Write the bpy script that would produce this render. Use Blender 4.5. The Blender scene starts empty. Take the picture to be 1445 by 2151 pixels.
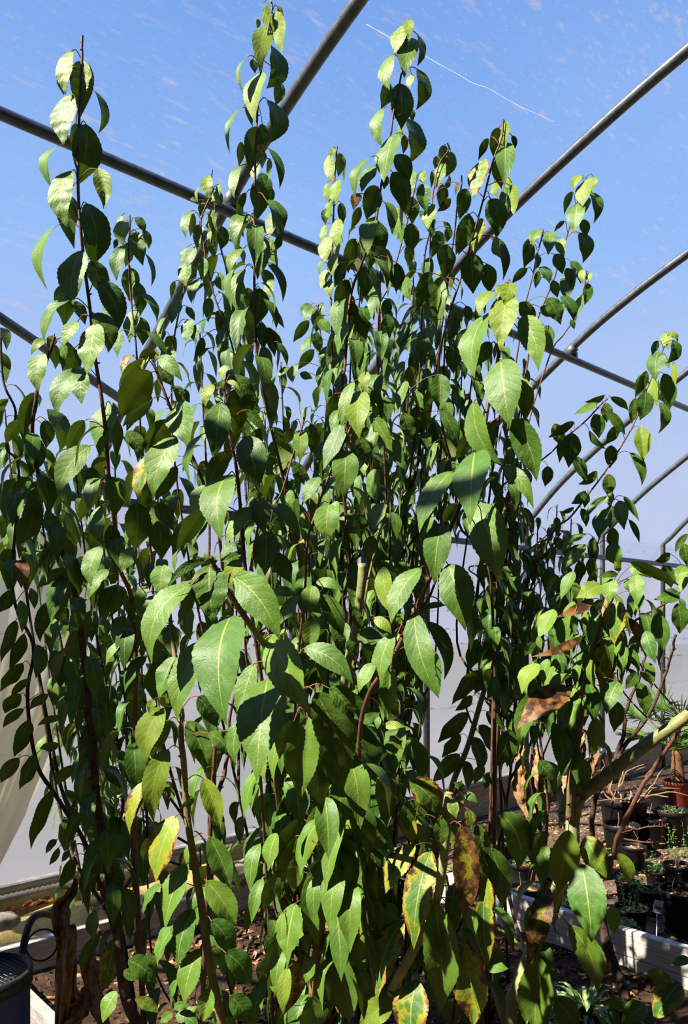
import bpy, math, random
from mathutils import Vector, Matrix, noise as mnoise
R = random.Random(7)
C = bpy.context.scene.collection
SC = bpy.context.scene
V3 = Vector
# ------------------------------------------------------------------ camera
F = 1616.0
CX, HY = 722.5, 1312.0          # principal column and horizon row of the 1445 x 2151 frame
CAMZ = 1.5
cam = bpy.data.cameras.new('camera'); co = bpy.data.objects.new('camera', cam); C.objects.link(co)
co.location = (0, 0, CAMZ); co.rotation_euler = (math.radians(90), 0, 0)
cam.sensor_fit = 'VERTICAL'; cam.sensor_height = 36.0; cam.lens = 36.0*F/2151.0
cam.shift_y = (HY-1075.5)/2151.0
cam.clip_start = 0.05; cam.clip_end = 400
SC.camera = co
# ------------------------------------------------------------------ sky, sun, exposure
SUNV = V3((-0.61, -0.33, 0.72)).normalized()
SUN_E = 16.0
w = bpy.data.worlds.new('sky'); SC.world = w; w.use_nodes = True
nt = w.node_tree; nt.nodes.clear()
geo = nt.nodes.new('ShaderNodeTexCoord'); sep = nt.nodes.new('ShaderNodeSeparateXYZ')
nt.links.new(geo.outputs['Generated'], sep.inputs[0])
ramp = nt.nodes.new('ShaderNodeValToRGB')
el = ramp.color_ramp.elements
el[0].position = 0.0; el[0].color = (0.48, 0.53, 0.70, 1)
el[1].position = 0.85; el[1].color = (0.045, 0.16, 0.58, 1)
for p, c in ((0.20, (0.38, 0.49, 0.76, 1)), (0.42, (0.215, 0.42, 0.83, 1)), (0.62, (0.115, 0.30, 0.74, 1))):
    e = el.new(p); e.color = c
nt.links.new(sep.outputs['Z'], ramp.inputs[0])
bg = nt.nodes.new('ShaderNodeBackground'); bg.inputs['Strength'].default_value = 1.1
nt.links.new(ramp.outputs[0], bg.inputs[0])
wo = nt.nodes.new('ShaderNodeOutputWorld'); nt.links.new(bg.outputs[0], wo.inputs[0])
sun = bpy.data.lights.new('sun', 'SUN'); sun.energy = SUN_E; sun.angle = math.radians(0.55); sun.color = (1.0, 0.93, 0.78)
so = bpy.data.objects.new('sun', sun); C.objects.link(so)
so.rotation_euler = SUNV.to_track_quat('Z', 'Y').to_euler(); so.location = (-6, -1, 9)
SC.view_settings.view_transform = 'Standard'; SC.view_settings.look = 'None'
SC.view_settings.gamma = 1.0; SC.view_settings.exposure = 0.0; SC.view_settings.use_curve_mapping = False

# ------------------------------------------------------------------ helpers
def P(px, py, d): return V3(((px-CX)/F*d, d, CAMZ-(py-HY)/F*d))
U = V3((0.739, 0.673, 0)).normalized(); N = V3((0.673, -0.739, 0)).normalized()
P0 = V3((0.732, 5.695, 0))
def T(s, ww, z=0.0):                # tunnel frame: s along the far wall, ww in from it
    p = P0 + U*s + N*ww; return V3((p.x, p.y, z))
def SW(p): q = V3((p.x, p.y, 0))-P0; return q.dot(U), q.dot(N)

class MB:
    def __init__(s): s.v = []; s.f = []; s.uv = []; s.c = []; s.m = []; s.sm = []
    def add(s, vs, fs, uv=None, col=None, m=0, smooth=True):
        b = len(s.v); s.v += [tuple(x) for x in vs]
        s.uv += uv if uv else [(0.5, 0.5)]*len(vs)
        s.c += [col or (0, 0, 0.5, 1)]*len(vs)
        for f in fs: s.f.append(tuple(i+b for i in f)); s.m.append(m); s.sm.append(smooth)
    def build(s, name, mats, parent=None, origin=None):
        me = bpy.data.meshes.new(name)
        if origin is not None: vs = [(x-origin[0], y-origin[1], z-origin[2]) for x, y, z in s.v]
        else: vs = s.v
        me.from_pydata(vs, [], s.f)
        if not isinstance(mats, (list, tuple)): mats = [mats]
        for m in mats: me.materials.append(m)
        me.polygons.foreach_set('material_index', s.m); me.polygons.foreach_set('use_smooth', s.sm)
        ul = me.uv_layers.new(name='UVMap'); li = [0]*len(me.loops); me.loops.foreach_get('vertex_index', li)
        flat = [];
        for i in li: flat += s.uv[i]
        ul.data.foreach_set('uv', flat)
        at = me.attributes.new('leafcol', 'FLOAT_COLOR', 'POINT'); fc = []
        for c in s.c: fc += c
        at.data.foreach_set('color', fc)
        me.update()
        o = bpy.data.objects.new(name, me); C.objects.link(o)
        if origin is not None: o.location = origin
        if parent is not None:
            o.parent = parent
            o.location = V3(o.location) - V3(parent.location) - (V3(parent.parent.location) if parent.parent else V3((0, 0, 0)))
        return o
def tag(o, label=None, cat=None, group=None, kind=None):
    if label: o['label'] = label
    if cat: o['category'] = cat
    if group: o['group'] = group
    if kind: o['kind'] = kind
    return o
def thing(name, loc, label, cat, group=None):
    o = bpy.data.objects.new(name, None); C.objects.link(o); o.location = loc; o.empty_display_size = .1
    return tag(o, label, cat, group)
def smooth_path(pts, sub=5):
    pts = [V3(p) for p in pts]
    if len(pts) < 3: return [pts[0].lerp(pts[-1], i/sub) for i in range(sub+1)]
    out = []; q = [pts[0]*2-pts[1]]+pts+[pts[-1]*2-pts[-2]]
    for i in range(1, len(q)-2):
        a, b, c, d = q[i-1], q[i], q[i+1], q[i+2]
        for k in range(sub):
            t = k/sub
            out.append(0.5*((2*b)+(c-a)*t+(2*a-5*b+4*c-d)*t*t+(3*b-a-3*c+d)*t**3))
    out.append(pts[-1]); return out
def tube(mb, pts, r0, r1=None, seg=8, m=0, cap=True, col=None, bumpy=0.0, pw=1.0):
    r1 = r0 if r1 is None else r1
    n = len(pts); vs = []; fs = []; uv = []
    t = (pts[1]-pts[0]).normalized(); a = t.orthogonal().normalized(); L = 0.0
    tot = sum((pts[i+1]-pts[i]).length for i in range(n-1)) or 1.0
    for i, p in enumerate(pts):
        tn = (pts[min(i+1, n-1)]-pts[max(i-1, 0)])
        if tn.length < 1e-9: tn = t.copy()
        tn.normalize(); a = (a-tn*a.dot(tn)).normalized(); b = tn.cross(a)
        if i: L += (p-pts[i-1]).length
        r = r0+(r1-r0)*min(L/tot, 1.0)**pw
        for k in range(seg):
            th = 2*math.pi*k/seg; rr = r*(1+bumpy*R.uniform(-1, 1))
            vs.append(p+(a*math.cos(th)+b*math.sin(th))*rr); uv.append((k/seg, L))
    for i in range(n-1):
        for k in range(seg):
            k2 = (k+1) % seg; fs.append((i*seg+k, i*seg+k2, (i+1)*seg+k2, (i+1)*seg+k))
    if cap: fs.append(tuple(range(seg-1, -1, -1))); fs.append(tuple((n-1)*seg+k for k in range(seg)))
    mb.add(vs, fs, uv, col, m)
def box(mb, c, ax, ay, az, m=0, jit=0.0):     # centre and three half-axis vectors, with chamfered edges
    vs = []; c = V3(c)
    e = .006/max(min(ax.length, ay.length, az.length), .006); e = min(e, .35)
    idx = {}
    fs = []
    for sx in (-1, 1):
        for sy in (-1, 1):
            for sz in (-1, 1):
                for k in range(3):
                    f = [1-e*min(1, min(ax.length, ay.length, az.length)/v.length) for v in (ax, ay, az)]
                    f[k] = 1.0
                    # vertex lying on face k
                    idx[(sx, sy, sz, k)] = len(vs)
                    vs.append(c+ax*sx*f[0]+ay*sy*f[1]+az*sz*f[2])
    def q(a): fs.append(tuple(a))
    for k in range(3):
        for s in (-1, 1):
            o = [i for i in range(3) if i != k]; r = []
            for (u, w2) in ((-1, -1), (1, -1), (1, 1), (-1, 1)):
                t = [0, 0, 0]; t[k] = s; t[o[0]] = u; t[o[1]] = w2; r.append(idx[(t[0], t[1], t[2], k)])
            if (s > 0) != (k != 1): r.reverse()
            q(r)
    for k in range(3):
        o = [i for i in range(3) if i != k]
        for s0 in (-1, 1):
            for s1 in (-1, 1):
                a = [0, 0, 0]; b = [0, 0, 0]
                a[o[0]] = b[o[0]] = s0; a[o[1]] = b[o[1]] = s1; a[k] = -1; b[k] = 1
                q([idx[(a[0], a[1], a[2], o[0])], idx[(b[0], b[1], b[2], o[0])], idx[(b[0], b[1], b[2], o[1])], idx[(a[0], a[1], a[2], o[1])]])
    for sx in (-1, 1):
        for sy in (-1, 1):
            for sz in (-1, 1): q([idx[(sx, sy, sz, 0)], idx[(sx, sy, sz, 1)], idx[(sx, sy, sz, 2)]])
    mb.add(vs, fs, None, None, m, False)

# ------------------------------------------------------------------ materials
def mat(name):
    m = bpy.data.materials.new(name); m.use_nodes = True; n = m.node_tree; n.nodes.clear()
    out = n.nodes.new('ShaderNodeOutputMaterial'); return m, n, out
class G:                                # tiny node graph helper
    def __init__(s, n): s.n = n
    def node(s, t, **kw):
        nd = s.n.nodes.new(t)
        for k, v in kw.items(): setattr(nd, k, v)
        return nd
    def link(s, a, b): s.n.links.new(a, b)
    def setin(s, sock, v):
        if hasattr(v, 'is_linked') or hasattr(v, 'links'): s.link(v, sock)
        else: sock.default_value = v
    def math(s, op, a, b=0.0, c=None, clamp=False):
        nd = s.node('ShaderNodeMath', operation=op, use_clamp=clamp)
        s.setin(nd.inputs[0], a); s.setin(nd.inputs[1], b)
        if c is not None: s.setin(nd.inputs[2], c)
        return nd.outputs[0]
    def mix(s, f, a, b):
        nd = s.node('ShaderNodeMix', data_type='RGBA')
        s.setin(nd.inputs['Factor'], f); s.setin(nd.inputs[6], a); s.setin(nd.inputs[7], b)
        return nd.outputs[2]
    def noise(s, scale, detail=3, vec=None, rough=.5):
        nd = s.node('ShaderNodeTexNoise'); nd.inputs['Scale'].default_value = scale
        nd.inputs['Detail'].default_value = detail; nd.inputs['Roughness'].default_value = rough
        if vec is not None: s.link(vec, nd.inputs['Vector'])
        return nd.outputs['Fac']
    def step(s, v, a, b):                # smooth map a..b -> 0..1
        nd = s.node('ShaderNodeMapRange', interpolation_type='SMOOTHSTEP')
        s.setin(nd.inputs[0], v); nd.inputs[1].default_value = a; nd.inputs[2].default_value = b
        return nd.outputs[0]
    def bump(s, h, strength=.3, dist=.01):
        nd = s.node('ShaderNodeBump'); nd.inputs['Strength'].default_value = strength
        nd.inputs['Distance'].default_value = dist; s.link(h, nd.inputs['Height']); return nd.outputs[0]
    def objvec(s, scale=(1, 1, 1), rotz=0.0):
        tc = s.node('ShaderNodeTexCoord'); mp = s.node('ShaderNodeMapping')
        mp.inputs['Scale'].default_value = scale; mp.inputs['Rotation'].default_value = (0, 0, rotz)
        s.link(tc.outputs['Object'], mp.inputs[0]); return mp.outputs[0]
def simple(name, c1, c2, scale=8, rough=.7, metal=0.0, bump=.0, bscale=60, stretch=(1, 1, 1), spec=.3, rotz=0.0):
    m, n, out = mat(name); g = G(n)
    v = g.objvec(stretch, rotz)
    f = g.step(g.noise(scale, 5, v, .6), .35, .65); c1 = [x*.74 for x in c1]; c2 = [x*.74 for x in c2]
    b = g.node('ShaderNodeBsdfPrincipled')
    g.link(g.mix(f, (*c1, 1), (*c2, 1)), b.inputs['Base Color'])
    b.inputs['Roughness'].default_value = rough; b.inputs['Metallic'].default_value = metal
    b.inputs['Specular IOR Level'].default_value = spec
    if bump: g.link(g.bump(g.noise(bscale, 4, v), bump, .004), b.inputs['Normal'])
    g.link(b.outputs[0], out.inputs[0]); return m
def leaf_material(name, stripes=False):
    m, n, out = mat(name); g = G(n)
    tc = g.node('ShaderNodeTexCoord'); sp = g.node('ShaderNodeSeparateXYZ'); g.link(tc.outputs['UV'], sp.inputs[0])
    au = g.math('ABSOLUTE', g.math('MULTIPLY_ADD', sp.outputs['X'], 2.0, -1.0)); vv = sp.outputs['Y']
    at = g.node('ShaderNodeAttribute', attribute_name='leafcol'); sc = g.node('ShaderNodeSeparateColor')
    g.link(at.outputs['Color'], sc.inputs[0]); young, scorch, rnd = sc.outputs[0], sc.outputs[1], sc.outputs[2]
    ov = g.objvec()
    # mature leaf green by leaf, young yellow-green
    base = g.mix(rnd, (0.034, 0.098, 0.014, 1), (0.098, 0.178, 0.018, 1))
    base = g.mix(young, base, (0.165, 0.225, 0.018, 1))
    nz = g.noise(55, 3, ov)
    base = g.mix(g.math('MULTIPLY', g.step(nz, .45, .7), .35), base, (0.12, 0.22, 0.045, 1))
    a = g.math('SUBTRACT', g.math('MULTIPLY', vv, 8.5), g.math('MULTIPLY', au, 1.9))
    fr = g.math('ABSOLUTE', g.math('SUBTRACT', g.math('FRACT', a), .5))
    vein = g.math('MULTIPLY', g.step(fr, .465, .495), .30)
    base = g.mix(vein, base, (0.14, 0.21, 0.05, 1))
    midw = g.math('MULTIPLY_ADD', vv, -.035, .055)
    mid = g.math('LESS_THAN', au, midw)
    base = g.mix(g.math('MULTIPLY', mid, .75), base, (0.27, 0.29, 0.06, 1))
    # scorch: works in from the margins in blotches
    sn = g.math('ADD', g.noise(34, 5, ov, .65), g.math('MULTIPLY', g.math('POWER', au, 2.0), .33))
    thr = g.math('SUBTRACT', sn, g.math('SUBTRACT', 1.05, g.math('MULTIPLY', scorch, .85)))
    yel = g.math('MULTIPLY', g.step(thr, -.16, .02), g.math('GREATER_THAN', scorch, .03))
    brn = g.math('MULTIPLY', g.step(thr, .0, .10), g.math('GREATER_THAN', scorch, .03))
    base = g.mix(yel, base, (0.26, 0.235, 0.012, 1))
    bcol = g.mix(g.step(g.noise(38, 4, ov), .42, .62), (0.040, 0.016, 0.007, 1), (0.20, 0.090, 0.026, 1))
    base = g.mix(brn, base, bcol)
    gm = g.node('ShaderNodeNewGeometry')
    back = g.mix(.55, base, (0.14, 0.19, 0.06, 1))
    colr = g.mix(gm.outputs['Backfacing'], base, back)
    hgt = g.math('ADD', g.math('MULTIPLY', g.step(fr, .5, .2), .22), g.math('MULTIPLY', g.noise(330, 3, ov), .75))
    hgt = g.math('ADD', hgt, g.math('MULTIPLY', mid, -.6))
    bm = g.bump(hgt, .6, .0014)
    b = g.node('ShaderNodeBsdfPrincipled'); g.link(colr, b.inputs['Base Color']); g.link(bm, b.inputs['Normal'])
    g.link(g.math('MULTIPLY_ADD', g.noise(40, 2, ov), .2, .38), b.inputs['Roughness'])
    b.inputs['Specular IOR Level'].default_value = .28
    t = g.node('ShaderNodeBsdfTranslucent')
    g.link(g.mix(.5, base, (0.22, 0.34, 0.008, 1)), t.inputs[0])
    mx = g.node('ShaderNodeMixShader'); mx.inputs[0].default_value = .10
    g.link(b.outputs[0], mx.inputs[1]); g.link(t.outputs[0], mx.inputs[2])
    g.link(mx.outputs[0], out.inputs[0]); return m
M = {}
M['leaf'] = leaf_material('green leaf blade')
M['petiole'] = simple('red petiole', (.30, .06, .045), (.20, .13, .05), 30, .5)
M['shoot'] = simple('red brown young bark', (.19, .075, .05), (.10, .05, .03), 25, .5, bump=.3, bscale=120)
M['cane'] = simple('tan cane bark', (.30, .22, .10), (.20, .16, .065), 30, .6, bump=.4, bscale=180, stretch=(1, 1, .5))
M['greencane'] = simple('green cane bark', (.20, .22, .07), (.33, .33, .13), 40, .55, bump=.3, bscale=200)
M['palecane'] = simple('pale pruned bark', (.42, .42, .20), (.30, .31, .13), 22, .6, bump=.3, bscale=140)
M['darkbark'] = simple('rough dark bark', (.13, .075, .045), (.04, .026, .02), 45, .9, bump=1.0, bscale=110)
M['cutwood'] = simple('cut wood', (.50, .38, .20), (.33, .22, .10), 40, .8)
M['dry'] = simple('withered leaf', (.52, .31, .14), (.22, .10, .035), 28, .75, bump=.8, bscale=120)
M['steel'] = simple('galvanised pipe', (.19, .20, .22), (.12, .13, .145), 30, .36, .55, .15, 200, spec=.5)
M['bolt'] = simple('zinc bolt', (.24, .24, .25), (.16, .16, .17), 40, .45, .6)
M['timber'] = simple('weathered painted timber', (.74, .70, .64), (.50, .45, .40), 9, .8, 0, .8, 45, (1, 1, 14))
M['shadedtimber'] = simple('white timber with shade in colour', (.46, .44, .41), (.30, .28, .26), 9, .85, 0, .8, 45, (1, 1, 14))  # darker copy of the whitewashed timber, shade put into the colour
M['board'] = simple('tan baseboard', (.66, .54, .32), (.46, .36, .20), 7, .8, 0, .4, 40, (1, 1, 6))
M['pot'] = simple('black pot plastic', (.008, .008, .009), (.014, .014, .015), 20, .5, spec=.22)
M['redpot'] = simple('dark red pot plastic', (.20, .028, .02), (.14, .02, .016), 20, .5)
M['bark'] = simple('bark mulch', (.72, .38, .17), (.36, .16, .06), 45, .9, bump=.8, bscale=90)
M['chip_dark'] = simple('old mulch chip', (.15, .075, .04), (.06, .032, .018), 35, .95, bump=.6, bscale=90)
M['pebble'] = simple('pebble', (.36, .31, .25), (.20, .16, .12), 30, .85)
M['rubber'] = simple('black hose', (.016, .016, .018), (.03, .03, .032), 60, .5)
M['greenhose'] = simple('green garden hose', (.30, .42, .05), (.22, .34, .04), 30, .45)
M['blue'] = simple('dark blue drum plastic', (.02, .035, .17), (.03, .05, .22), 12, .5)
M['wire'] = simple('grey wire', (.30, .30, .30), (.22, .22, .22), 60, .5, .6)
M['grass'] = simple('fresh weed', (.12, .30, .04), (.20, .38, .06), 40, .5)
M['palm'] = simple('palm frond', (.07, .17, .025), (.13, .22, .035), 20, .5, spec=.15)
M['fibre'] = simple('palm fibre', (.25, .12, .05), (.14, .07, .03), 60, .95, bump=.8, bscale=150)
M['root'] = simple('pale dry vine', (.40, .24, .13), (.22, .12, .06), 40, .8)
M['variegated'] = simple('cream edged leaf', (.18, .32, .07), (.62, .66, .36), 30, .4)
M['tagwhite'] = simple('white plant label', (.75, .76, .78), (.68, .70, .72), 6, .4)
M['tagblue'] = simple('blue print', (.03, .14, .50), (.04, .20, .55), 6, .4)
M['tagyellow'] = simple('yellow print', (.65, .5, .08), (.6, .45, .06), 6, .4)
M['corrug'] = simple('grey drain pipe', (.34, .33, .27), (.24, .23, .19), 20, .5)
M['sandbag'] = simple('tan sacking', (.95, .72, .26), (.70, .50, .15), 14, .85, bump=.5, bscale=70)
M['orange'] = simple('orange fallen leaf', (.60, .23, .03), (.38, .12, .02), 30, .7, bump=.6, bscale=90)
# clear polythene: mostly see-through, hazed and streaked with dust
def film_mat(name, haze, tint, streak, trans=(.86, .86, .84), lines=()):
    m, n, out = mat(name); g = G(n)
    def along(sc):                      # coordinates stretched along the tunnel
        tc = g.node('ShaderNodeTexCoord'); mp = g.node('ShaderNodeMapping', vector_type='TEXTURE')
        mp.inputs['Scale'].default_value = sc; mp.inputs['Rotation'].default_value = (0, 0, .74); g.link(tc.outputs['Object'], mp.inputs[0]); return mp.outputs[0]
    s1 = g.step(g.noise(26, 4, along((3.4, .8, .8)), .65), .53, .74); s2 = g.step(g.noise(75, 3, along((2.2, .9, .9)), .6), .55, .75)
    pat = g.step(g.noise(2.2, 4, along((1.5, 1, 1))), .30, .66); big = g.step(g.noise(.9, 3, g.objvec()), .3, .75)
    s1 = g.math('MULTIPLY', s1, pat)
    h = g.math('MULTIPLY_ADD', big, haze*.55, haze, True)
    dust = g.math('MULTIPLY_ADD', s2, streak*.5, g.math('MULTIPLY', s1, streak), True)
    tr = g.node('ShaderNodeBsdfTransparent'); tr.inputs[0].default_value = (*tint, 1)
    tl = g.node('ShaderNodeBsdfTranslucent'); tl.inputs[0].default_value = (*trans, 1)
    df = g.node('ShaderNodeBsdfDiffuse'); df.inputs[0].default_value = (.6, .58, .54, 1)
    m2 = g.node('ShaderNodeMixShader'); m2.inputs[0].default_value = .25
    g.link(tl.outputs[0], m2.inputs[1]); g.link(df.outputs[0], m2.inputs[2])
    mx = g.node('ShaderNodeMixShader'); g.link(h, mx.inputs[0]); g.link(tr.outputs[0], mx.inputs[1]); g.link(m2.outputs[0], mx.inputs[2])
    td = g.node('ShaderNodeBsdfTranslucent'); td.inputs[0].default_value = (.205, .170, .145, 1)
    md = g.node('ShaderNodeMixShader'); g.link(dust, md.inputs[0]); g.link(mx.outputs[0], md.inputs[1]); g.link(td.outputs[0], md.inputs[2])
    res = md.outputs[0]
    if lines:                           # tide marks of dirt on the lower wall
        sp = g.node('ShaderNodeSeparateXYZ'); tc = g.node('ShaderNodeTexCoord'); g.link(tc.outputs['Object'], sp.inputs[0])
        zz = g.math('MULTIPLY_ADD', g.noise(3, 4, g.objvec()), .05, sp.outputs['Z']); tot = None
        for z0 in lines:
            d = g.math('ABSOLUTE', g.math('SUBTRACT', zz, z0+.025)); k = g.math('SUBTRACT', 1.0, g.step(d, .002, .010)); tot = k if tot is None else g.math('MAXIMUM', tot, k)
        tot = g.math('MULTIPLY', tot, g.step(g.noise(14, 5, g.objvec((1, 1, 2)), .7), .46, .62))
        dd = g.node('ShaderNodeBsdfDiffuse'); dd.inputs[0].default_value = (.22, .16, .09, 1)
        m3 = g.node('ShaderNodeMixShader'); g.link(g.math('MULTIPLY', tot, .6), m3.inputs[0]); g.link(res, m3.inputs[1]); g.link(dd.outputs[0], m3.inputs[2]); res = m3.outputs[0]
    g.link(res, out.inputs[0]); return m
M['film'] = film_mat('clear polythene film', .030, (.98, .98, .99), .42)
M['wallfilm'] = film_mat('milky polythene film', .46, (.80, .82, .90), .10, (.66, .63, .77), (1.46, 1.35, 1.16, .88, 1.60))
M['drape'] = film_mat('loose milky sheet', .55, (.90, .86, .70), .12, (.50, .43, .20))
M['thread'] = film_mat('pale thread', .9, (1, 1, 1), .1, (.95, .95, .95))
def ground_mat(name, a, b, c, sc):
    m, n, out = mat(name); g = G(n); v = g.objvec()
    f1 = g.step(g.noise(sc, 6, v, .7), .38, .62); f2 = g.step(g.noise(sc*.22, 3, v), .4, .65)
    col = g.mix(f2, g.mix(f1, (*a, 1), (*b, 1)), g.mix(f1, (*c, 1), (*a, 1)))
    bs = g.node('ShaderNodeBsdfPrincipled'); g.link(col, bs.inputs['Base Color']); bs.inputs['Roughness'].default_value = .95
    bs.inputs['Specular IOR Level'].default_value = .15
    g.link(g.bump(g.noise(sc*1.5, 6, v, .7), .9, .02), bs.inputs['Normal'])
    g.link(bs.outputs[0], out.inputs[0]); return m
M['gravel'] = ground_mat('brown gravel', (.14, .09, .06), (.07, .04, .025), (.22, .17, .12), 38)
M['soil'] = ground_mat('dark bed soil', (.07, .04, .025), (.028, .017, .012), (.12, .065, .035), 45)
M['field'] = ground_mat('field', (.10, .10, .055), (.07, .08, .035), (.12, .11, .07), 2.5)
M['shade'] = simple('added light-blocking cloth', (.020, .026, .022), (.030, .036, .030), 40, .9)  # added dark cover for unseen walls and roof, cuts ambient light
# ================================================================== the tunnel
PROF = [(0, 0), (0, 1.2), (0, 2.30), (.03, 2.36), (.3, 2.61), (.613, 2.835), (1.175, 3.19), (1.5, 3.36), (1.867, 3.51), (2.43, 3.70), (3.2, 3.88), (4.2, 3.98)]
WTOP = 4.2
def film_pts(off):                        # roof profile, offset outward, both halves
    half = [(x, z) for x, z in PROF if z >= 2.3]
    half = [(half[0][0], 2.13)] + half
    sm = smooth_path([V3((x, 0, z)) for x, z in half], 3)
    pts = []
    for i, p in enumerate(sm):
        a = sm[max(i-1, 0)]; b = sm[min(i+1, len(sm)-1)]; t = (b-a).normalized(); nrm = V3((-t.z, 0, t.x))
        q = p+nrm*off; pts.append((q.x, q.z))
    return pts + [(2*WTOP-x, z) for x, z in reversed(pts[:-1])]
S0, S1 = -10.2, 8.2
def sheet(name, line, mt, s0=S0, s1=S1, step=.31, wob=.006):
    mb = MB(); n = int((s1-s0)/step)+1; vs = []; fs = []; m = len(line)
    for i in range(n):
        s = s0+(s1-s0)*i/(n-1)
        for (x, z) in line:
            k = mnoise.noise(V3((s*1.7, x*1.3, z*1.5)))*wob
            vs.append(T(s, x+k, z+k))
    for i in range(n-1):
        for j in range(m-1): fs.append((i*m+j, i*m+j+1, (i+1)*m+j+1, (i+1)*m+j))
    mb.add(vs, fs); o = mb.build(name, mt); tag(o, kind='structure'); return o
fp_ = film_pts(.032); cutw = [i for i, (x, z) in enumerate(fp_) if x > 3.2][0]
sheet('ceiling', fp_[:cutw+1], M['film'])
sheet('ceiling_light_blocker', fp_[cutw:], M['shade'])  # unseen roof half, dark cover added to hold back sky light
wl = [(-.035, .27+i*(1.87/14)) for i in range(15)]
sheet('wall_left', wl, M['wallfilm'], wob=.02)
sheet('wall_right', [(2*WTOP+.035, z) for _, z in wl], M['shade'], wob=.02)  # unseen wall, given the added dark cover to lower ambient light
def endwall(name, s, mt):
    mb = MB(); pts = film_pts(.03); vs = [T(s, -.035, .0)]+[T(s, x, z) for x, z in pts]+[T(s, 2*WTOP+.035, .0)]
    mb.add(vs, [tuple(range(len(vs)))], smooth=False); tag(mb.build(name, mt), kind='structure')
endwall('wall_front', S0, M['shade']); endwall('wall_back', S1, M['film'])  # front end also gets the added light-blocking cover
def slab(name, a, b, z0, z1, th, mt, kind='structure', parent=None):
    mb = MB(); d = b-a; box(mb, (a+b)*.5+V3((0, 0, (z0+z1)/2)), d*.5, V3((-d.y, d.x, 0)).normalized()*th*.5, V3((0, 0, (z1-z0)/2)))
    o = mb.build(name, mt, parent)
    if kind: tag(o, kind=kind)
    return o
slab('baseboard_left', T(S0, -.02), T(S1, -.02), 0, .25, .04, M['board'])
slab('trim_1', T(S0, -.012), T(S1, -.012), .25, .285, .045, M['timber'])
slab('baseboard_right', T(S0, 2*WTOP), T(S1, 2*WTOP), 0, .27, .04, M['board'])
slab('trim_2', T(S0, .035), T(S1, .035), 2.105, 2.15, .025, M['steel'])
# floor and the field outside
def flat(name, corners, n, mt, amp=0.0, sc=3.0):
    mb = MB(); vs = []; fs = []; a, b, c, d = corners
    for i in range(n+1):
        for j in range(n+1):
            p = a.lerp(b, i/n).lerp(d.lerp(c, i/n), j/n)
            vs.append(V3((p.x, p.y, p.z+amp*mnoise.noise(p*sc)+amp*.5*mnoise.noise(p*sc*3.1))))
    for i in range(n):
        for j in range(n): fs.append((i*(n+1)+j, (i+1)*(n+1)+j, (i+1)*(n+1)+j+1, i*(n+1)+j+1))
    mb.add(vs, fs); return tag(mb.build(name, mt), kind='structure')
flat('floor', [T(S0, -.05), T(S0, 2*WTOP+.05), T(S1, 2*WTOP+.05), T(S1, -.05)], 70, M['gravel'], .008, 4)
flat('ground', [V3((-60, -60, -.03)), V3((60, -60, -.03)), V3((60, 60, -.03)), V3((-60, 60, -.03))], 6, M['field'])
BS0, BS1, BW0, BW1 = -3.35, -1.32, .50, 2.95
flat('bed_soil', [T(BS0+.02, BW0+.02, .065), T(BS0+.02, BW1, .065), T(BS1-.02, BW1, .065), T(BS1-.02, BW0+.02, .065)], 50, M['soil'], .018, 5)
# ---- hoops with their purlin clamps
HOOPLBL = {
 -2: 'nearest steel hoop pipe, crossing the purlin behind the tallest middle shoot',
 -1: 'steel hoop pipe arching steeply into the upper right corner', 0: 'steel hoop pipe crossing the purlin right of the broad-leaved shoot',
 1: 'steel hoop pipe passing behind the thin shoot on the right', 2: 'steel hoop pipe whose post stands beside the spiky palm',
 3: 'farthest clear steel hoop pipe, bent at a knee above its vertical post', 4: 'steel hoop pipe beyond the palm, past the knee-bent one'}
arch = [(x, z) for x, z in PROF if z > 2.33]
for k in range(-8, 5):
    s = -.18+1.24*k
    path = [T(s, 0, 0), T(s, 0, 1.2), T(s, 0, 2.34)]
    full = [V3((x, 0, z)) for x, z in arch]; full += [V3((2*WTOP-x, 0, z)) for x, z in reversed(arch[:-1])]
    cur = smooth_path(full, 6)
    path += [T(s, p.x, p.z) for p in cur[1:]] + [T(s, 2*WTOP, 1.2), T(s, 2*WTOP, 0)]
    root = thing('hoop_pipe', T(s, 0, 0), HOOPLBL.get(k, "steel hoop pipe behind the camera, outside the picture"), 'pipe', 'hoops of the tunnel frame' if k >= -2 else 'hoops behind the camera')
    mb = MB(); tube(mb, path, .024, seg=16); mb.build('pipe', M['steel'], root)
    mb = MB(); a = T(s, 1.175, 3.165)
    dirn = (T(s, 1.5, 3.36)-T(s, 1.0, 3.08)).normalized()
    tube(mb, [a-dirn*.03+V3((0, 0, .012)), a+dirn*.03+V3((0, 0, .012))], .0285, seg=16)
    tube(mb, [a+V3((0, 0, -.055)), a+V3((0, 0, .03))], .008, seg=8)
    box(mb, a+U*.035+V3((0, 0, -.02)), U*.012, N*.018, V3((0, 0, .03)))
    mb.build('clamp', M['bolt'], root)
    mb = MB(); tube(mb, [T(s, 0, .26), T(s, 0, .34)], .031, seg=14); tube(mb, [T(s, .0, .31)-U*.045, T(s, 0, .31)+U*.045], .007)
    mb.build('foot_bracket', M['bolt'], root)
mb = MB(); tube(mb, [T(S0+.12, 1.175, 3.125), T(0, 1.175, 3.125), T(S1-.12, 1.175, 3.125)], .021, seg=14)
tag(mb.build('purlin_pipe', M['steel']), 'long straight steel purlin running under the hoops across the frame', 'pipe')
mb = MB(); tube(mb, [T(-2.66, .30, 2.555), T(-3.9, .74, 2.86)], .021, seg=14)
tag(mb.build('brace_pipe', M['steel']), 'short steel brace slanting down at the left edge below the purlin', 'pipe')
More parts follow.
